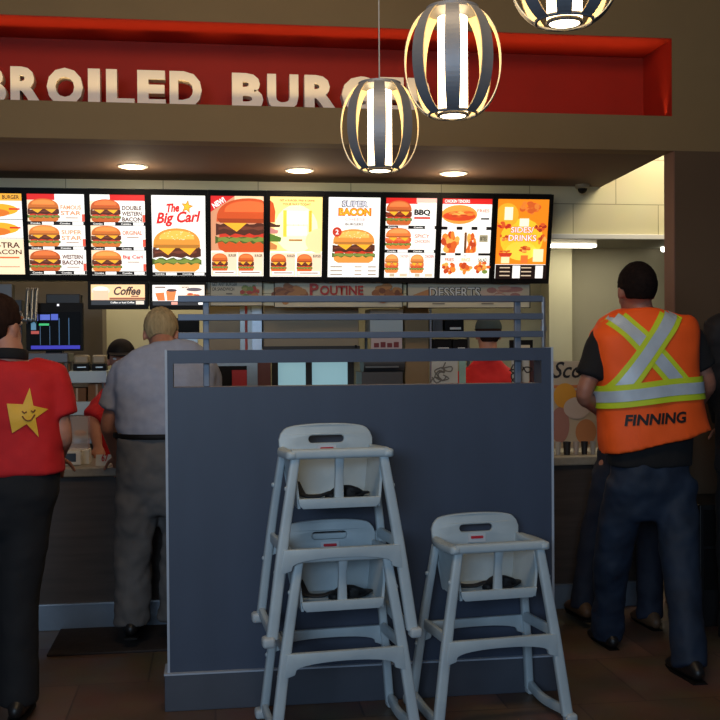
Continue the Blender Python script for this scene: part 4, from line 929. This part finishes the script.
def poly_on(tree, pts, Y0, off, cuts=3):
    bm = NB(); vs = [bm.verts.new(surf(tree, *p, 0)) for p in pts]; bm.faces.new(vs); bmesh.ops.triangulate(bm, faces=bm.faces)
    for _ in range(cuts): bmesh.ops.subdivide_edges(bm, edges=bm.edges, cuts=1, use_grid_fill=True); bmesh.ops.triangulate(bm, faces=bm.faces)
    for v in bm.verts:
        q = cast(tree, v.co.x, v.co.z, Y0-1.2, off)
        if q: v.co = q
    return bm

# -- man in the safety vest
M_jean = mat('dark_blue_denim', (16, 32, 52), .75, var=.3, scale=7, bump=.15)
M_tee = mat('black_cotton', (14, 14, 17), .9, var=.1)
Yv = 4.72
vm, vsh, VJ, VP = person('person in orange safety vest with silver X stripes, black t-shirt and jeans, seen from behind', Yv, 650, dict(
    J=dict(head=(636, 290), neck=(641, 313, -.01), sl=(604, 342), sr=(687, 338), el=(584, 395, -.02), er=(708, 383, 0), wl=(614, 422, .25), wr=(688, 420, .26),
           hl=(628, 482), hr=(674, 480), kl=(612, 560, .14), kr=(681, 566, -.10), al=(607, 630, .30), ar=(690, 660, -.26)),
    torso=[(650, 466, .200, .125), (650, 430, .205, .130), (647, 385, .215, .130), (645, 345, .225, .125), (644, 328, .205, .105), (642, 318, .120, .08)],
    hip=[(650, 520, .12, .08), (650, 502, .16, .11), (650, 485, .190, .128), (650, 458, .185, .12)], skin=M_skin2, shirt=M_tee, trousers=M_jean, hair=M_hairbr2, hs=1.06, legr=(.105, .090, .080, .080), sleeve=.68, wr=.012, tilt=-.1, hlow=-.045))
M_or = mat('hi_vis_orange', (255, 92, 18), .7, var=.06, scale=6); M_ye = mat('hi_vis_yellow', (196, 214, 40), .6); M_si = mat('reflective_silver', (186, 198, 210), .45, metal=.15, var=.08, scale=14)
bm = NB(); VT = [(655, 441, .268, .165), (652, 425, .258, .160), (648, 390, .248, .158), (645, 355, .256, .158), (644, 334, .262, .148), (643, 325, .250, .128), (642, 317, .205, .105), (642, 308, .085, .078)]
sweep(bm, [at(t[0], t[1], Yv) for t in VT], [(t[2], t[3]) for t in VT], n=36, sub=5, power=2.7)
bmesh.ops.transform(bm, matrix=Matrix.Identity(4), verts=bm.verts)
vest = obj('safety_vest', remesh(bm, .010, 5, wr=.018, wscale=.16), M_or, vm, smooth=True); tv = bvh(vest)
for nm, (a, b) in (('vest_stripe', ((612, 311), (684, 388))), ('vest_stripe', ((673, 311), (615, 394)))):
    k = obj(nm, strip_on(tv, a, b, 22, Yv, .004 if a[0] < 640 else .008), M_ye, vest, smooth='keep')
    obj('reflective_tape', strip_on(tv, a, b, 12, Yv, .006 if a[0] < 640 else .010), M_si, vest, smooth='keep')
def band(off, z0, z1, tilt):
    bm = NB(); n = 64; c = at(648, 392.5, Yv-.15); c.y = Yv; g = []
    for i in range(n):
        a = 2*math.pi*i/n; row = []
        for j in range(4):
            zz = z0+(z1-z0)*j/3+c.z+tilt*math.cos(a); h = tv.ray_cast(Vector((c.x, Yv, zz)), Vector((math.cos(a), math.sin(a), 0)))
            p = h[0]+Vector((math.cos(a), math.sin(a), 0))*off; row.append(bm.verts.new(p))
        g.append(row)
    for i in range(n):
        for j in range(3): bm.faces.new((g[i][j], g[(i+1) % n][j], g[(i+1) % n][j+1], g[i][j+1]))
    return bm
obj('vest_stripe', band(.011, -.056, .050, .022), M_ye, vest, smooth=True); obj('reflective_tape', band(.014, -.028, .024, .022), M_si, vest, smooth=True)
t0, t1, t2 = surf(tv, 624, 420, 0), surf(tv, 686, 417, 0), surf(tv, 650, 425, 0)
f = fit_text('FINNING', t0.x, t1.x, t2.z, t2.z+.052, off=.035, shear=.12)
bmesh.ops.subdivide_edges(f, edges=f.edges, cuts=1)
for v in f.verts:
    v.co.z += (v.co.x-t2.x)*.05; q = cast(tv, v.co.x, v.co.z, Yv-1.2, .005)
    if q: v.co = q
obj('vest_lettering', f, mat('black_print', (24, 18, 18), .6), vest, smooth='keep')

# -- person standing beyond the man in the vest
person('person in dark jacket and dark jeans, mostly hidden by the orange vest wearer', 5.36, 625, dict(
    J=dict(head=(634, 297), neck=(632, 316, -.01), sl=(606, 338), sr=(664, 338), el=(600, 385, .06), er=(672, 385, .06), wl=(612, 410, .25), wr=(660, 410, .25),
           hl=(612, 468), hr=(650, 468), kl=(595, 540, .04), kr=(650, 540, .0), al=(582, 602, .05), ar=(650, 612, -.04)),
    torso=[(630, 455, .165, .11), (631, 420, .170, .115), (632, 380, .180, .12), (633, 348, .185, .11), (633, 330, .16, .09), (632, 320, .10, .07)],
    hip=[(630, 485, .15, .115), (630, 465, .175, .12), (630, 445, .165, .115)], shirt=mat('dark_jacket', (30, 30, 36), .8), trousers=mat('indigo_denim', (26, 32, 48), .8, var=.2), hair=M_hairbr, sleeve=1.85,
    shoe=mat('tan_boot', (92, 66, 44), .6), legr=(.098, .082, .070, .070)))

# -- grey polo man
M_grey = mat('heather_grey_cotton', (152, 156, 172), .85, var=.06, scale=30); M_khaki = mat('grey_cotton_twill', (92, 88, 86), .85, var=.14, scale=9, bump=.1)
person('person with sandy grey hair in grey polo shirt and grey trousers at the counter', 5.40, 160, dict(
    J=dict(head=(161, 334, .17), neck=(164, 349, .07), sl=(127, 372, .05), sr=(204, 370, .05), el=(108, 424, .06), er=(216, 420, .08), wl=(117, 456, .26), wr=(212, 452, .3),
           hl=(142, 462), hr=(186, 462), kl=(134, 540, .02), kr=(180, 540, .05), al=(132, 618, -.0), ar=(176, 612, .05)),
    torso=[(166, 437, .212, .122), (166, 429, .246, .148), (166, 395, .260, .155, .02), (166, 372, .262, .145, .04), (166, 356, .225, .115, .055), (165, 346, .135, .085, .07)],
    hip=[(162, 515, .13, .09), (165, 492, .20, .13), (165, 465, .245, .152), (165, 438, .240, .146), (165, 432, .242, .147)], shirt=M_grey, trousers=M_khaki, hair=M_hairgr, hs=1.08, legr=(.125, .100, .092, .095), sleeve=.72,
    tilt=.55, belt=M_black, collar=None, wr=.03, wrt=.034))

# -- red polo man
M_redp = mat('red_polo_cotton', (196, 22, 26), .8, var=.06, scale=20); M_blk = mat('black_trouser_cloth', (14, 14, 18), .85)
Yr = 4.42
rm, rsh, RJ, RP = person('person in a red polo shirt with a yellow star on the back and black trousers', Yr, 8, dict(
    J=dict(head=(0, 326), neck=(8, 350, -.02), sl=(-36, 382), sr=(51, 380), el=(-50, 434, .02), er=(63, 436, .0), wl=(-40, 462, .2), wr=(58, 458, .2),
           hl=(-12, 486), hr=(30, 486), kl=(-12, 590, .05), kr=(19, 590, 0), al=(-16, 690, .12), ar=(19, 696, -.02)),
    torso=[(18, 474, .190, .135), (17, 455, .185, .13), (14, 420, .192, .13), (10, 390, .212, .13), (8, 370, .205, .115), (9, 358, .135, .085)],
    hip=[(10, 535, .12, .08), (10, 515, .155, .115), (13, 490, .185, .132), (16, 464, .172, .125)], shirt=M_redp, trousers=M_blk, hair=M_hairbr, collar=M_tee, hs=1.06, hlow=-.085, legr=(.108, .088, .078, .082), sleeve=.66, yaw=-.5, tilt=-.05, wr=.016, wrt=.012))
tr = bvh(rsh)
tips = [(30, 387.5), (48.5, 409), (39, 437), (12.5, 433), (7, 403.5)]
cx_, cy_ = 28, 413
star = []
for i in range(5):
    a, b = tips[i], tips[(i+1) % 5]; mx_, my_ = (a[0]+b[0])/2, (a[1]+b[1])/2
    star += [a, (cx_+(mx_-cx_)*.50, cy_+(my_-cy_)*.50)]
em_ = obj('star_emblem', poly_on(tr, star, Yr, .005, 3), mat('emblem_yellow', (232, 176, 44), .6), rsh, smooth='keep')
def line_on(pts, r, off=.007):
    b = NB(); P_ = []
    for p in pts:
        P_.append(surf(tr, *p, off))
    sweep(b, P_, r, n=6, sub=3, side=(0, 0, 1)); return b
for pts in ([(22.5, 411), (24.5, 413), (27, 411.5)], [(31.5, 410.5), (33.5, 412), (35.5, 409.5)], [(22.5, 416), (26, 420), (31, 420), (35, 414.5)]):
    obj('emblem_line', line_on(pts, .0028), mat('emblem_brown', (120, 60, 24), .6), rsh)

# -- counter staff
person('person in red uniform with black cap behind the counter, beside the grey-shirted person', 6.54, 128, dict(face=-1,
    J=dict(head=(121, 360, -.02), neck=(124, 378), sr=(146, 396), sl=(109, 400), er=(152, 430), el=(93, 421, -.12), wr=(146, 455, -.2), wl=(98, 447, -.26),
           hl=(118, 500), hr=(140, 500), kl=(118, 545), kr=(140, 545), al=(118, 587), ar=(140, 587)),
    torso=[(124, 490, .15, .09), (123, 460, .16, .10), (123, 425, .165, .10), (124, 405, .165, .10), (125, 394, .13, .085), (125, 386, .085, .065)],
    hip=[(128, 515, .13, .1), (128, 500, .15, .11), (128, 480, .145, .1)], shirt=M_redp, trousers=M_blk, hair=M_hairbl, cap=M_black, legr=(.08, .07, .06, .06), hs=.98, sleeve=.98))
person('person in red shirt and dark cap behind the rails, right end of the partition', 6.75, 490, dict(
    J=dict(head=(488, 334, .02), neck=(488, 353), sl=(463, 382), sr=(516, 382), el=(456, 408), er=(522, 408), wl=(470, 425, .2), wr=(508, 425, .2),
           hl=(480, 470), hr=(501, 470), kl=(480, 530), kr=(501, 530), al=(480, 588), ar=(501, 588)),
    torso=[(490, 455, .17, .12), (490, 425, .20, .12), (490, 395, .22, .12), (489, 381, .215, .11), (488, 371, .165, .09), (488, 360, .085, .07)],
    hip=[(490, 485, .14, .1), (490, 465, .17, .11), (490, 445, .16, .1)], shirt=M_redp, trousers=M_blk, hair=M_hairbr, cap=mat('dark_teal_cap', (44, 58, 60), .8), legr=(.085, .075, .065, .065), sleeve=.65, collar=M_tee))
# -- figure at the right edge
person('person in a black jacket cut off by the right edge of the picture', 5.05, 752, dict(
    J=dict(head=(752, 285), neck=(751, 308), sl=(718, 330), sr=(784, 330), el=(714, 385, .05), er=(792, 385), wl=(722, 425, .2), wr=(785, 425, .2),
           hl=(736, 470), hr=(770, 470), kl=(734, 550), kr=(770, 550), al=(734, 634), ar=(770, 634)),
    torso=[(752, 470, .19, .13), (752, 430, .185, .13), (752, 380, .19, .13), (752, 340, .195, .12), (752, 324, .17, .1), (751, 314, .10, .08)],
    hip=[(752, 500, .16, .12), (752, 475, .18, .125), (752, 450, .17, .12)], shirt=mat('black_jacket', (24, 22, 24), .8), trousers=M_blk, hair=M_hairbr, sleeve=1.85))
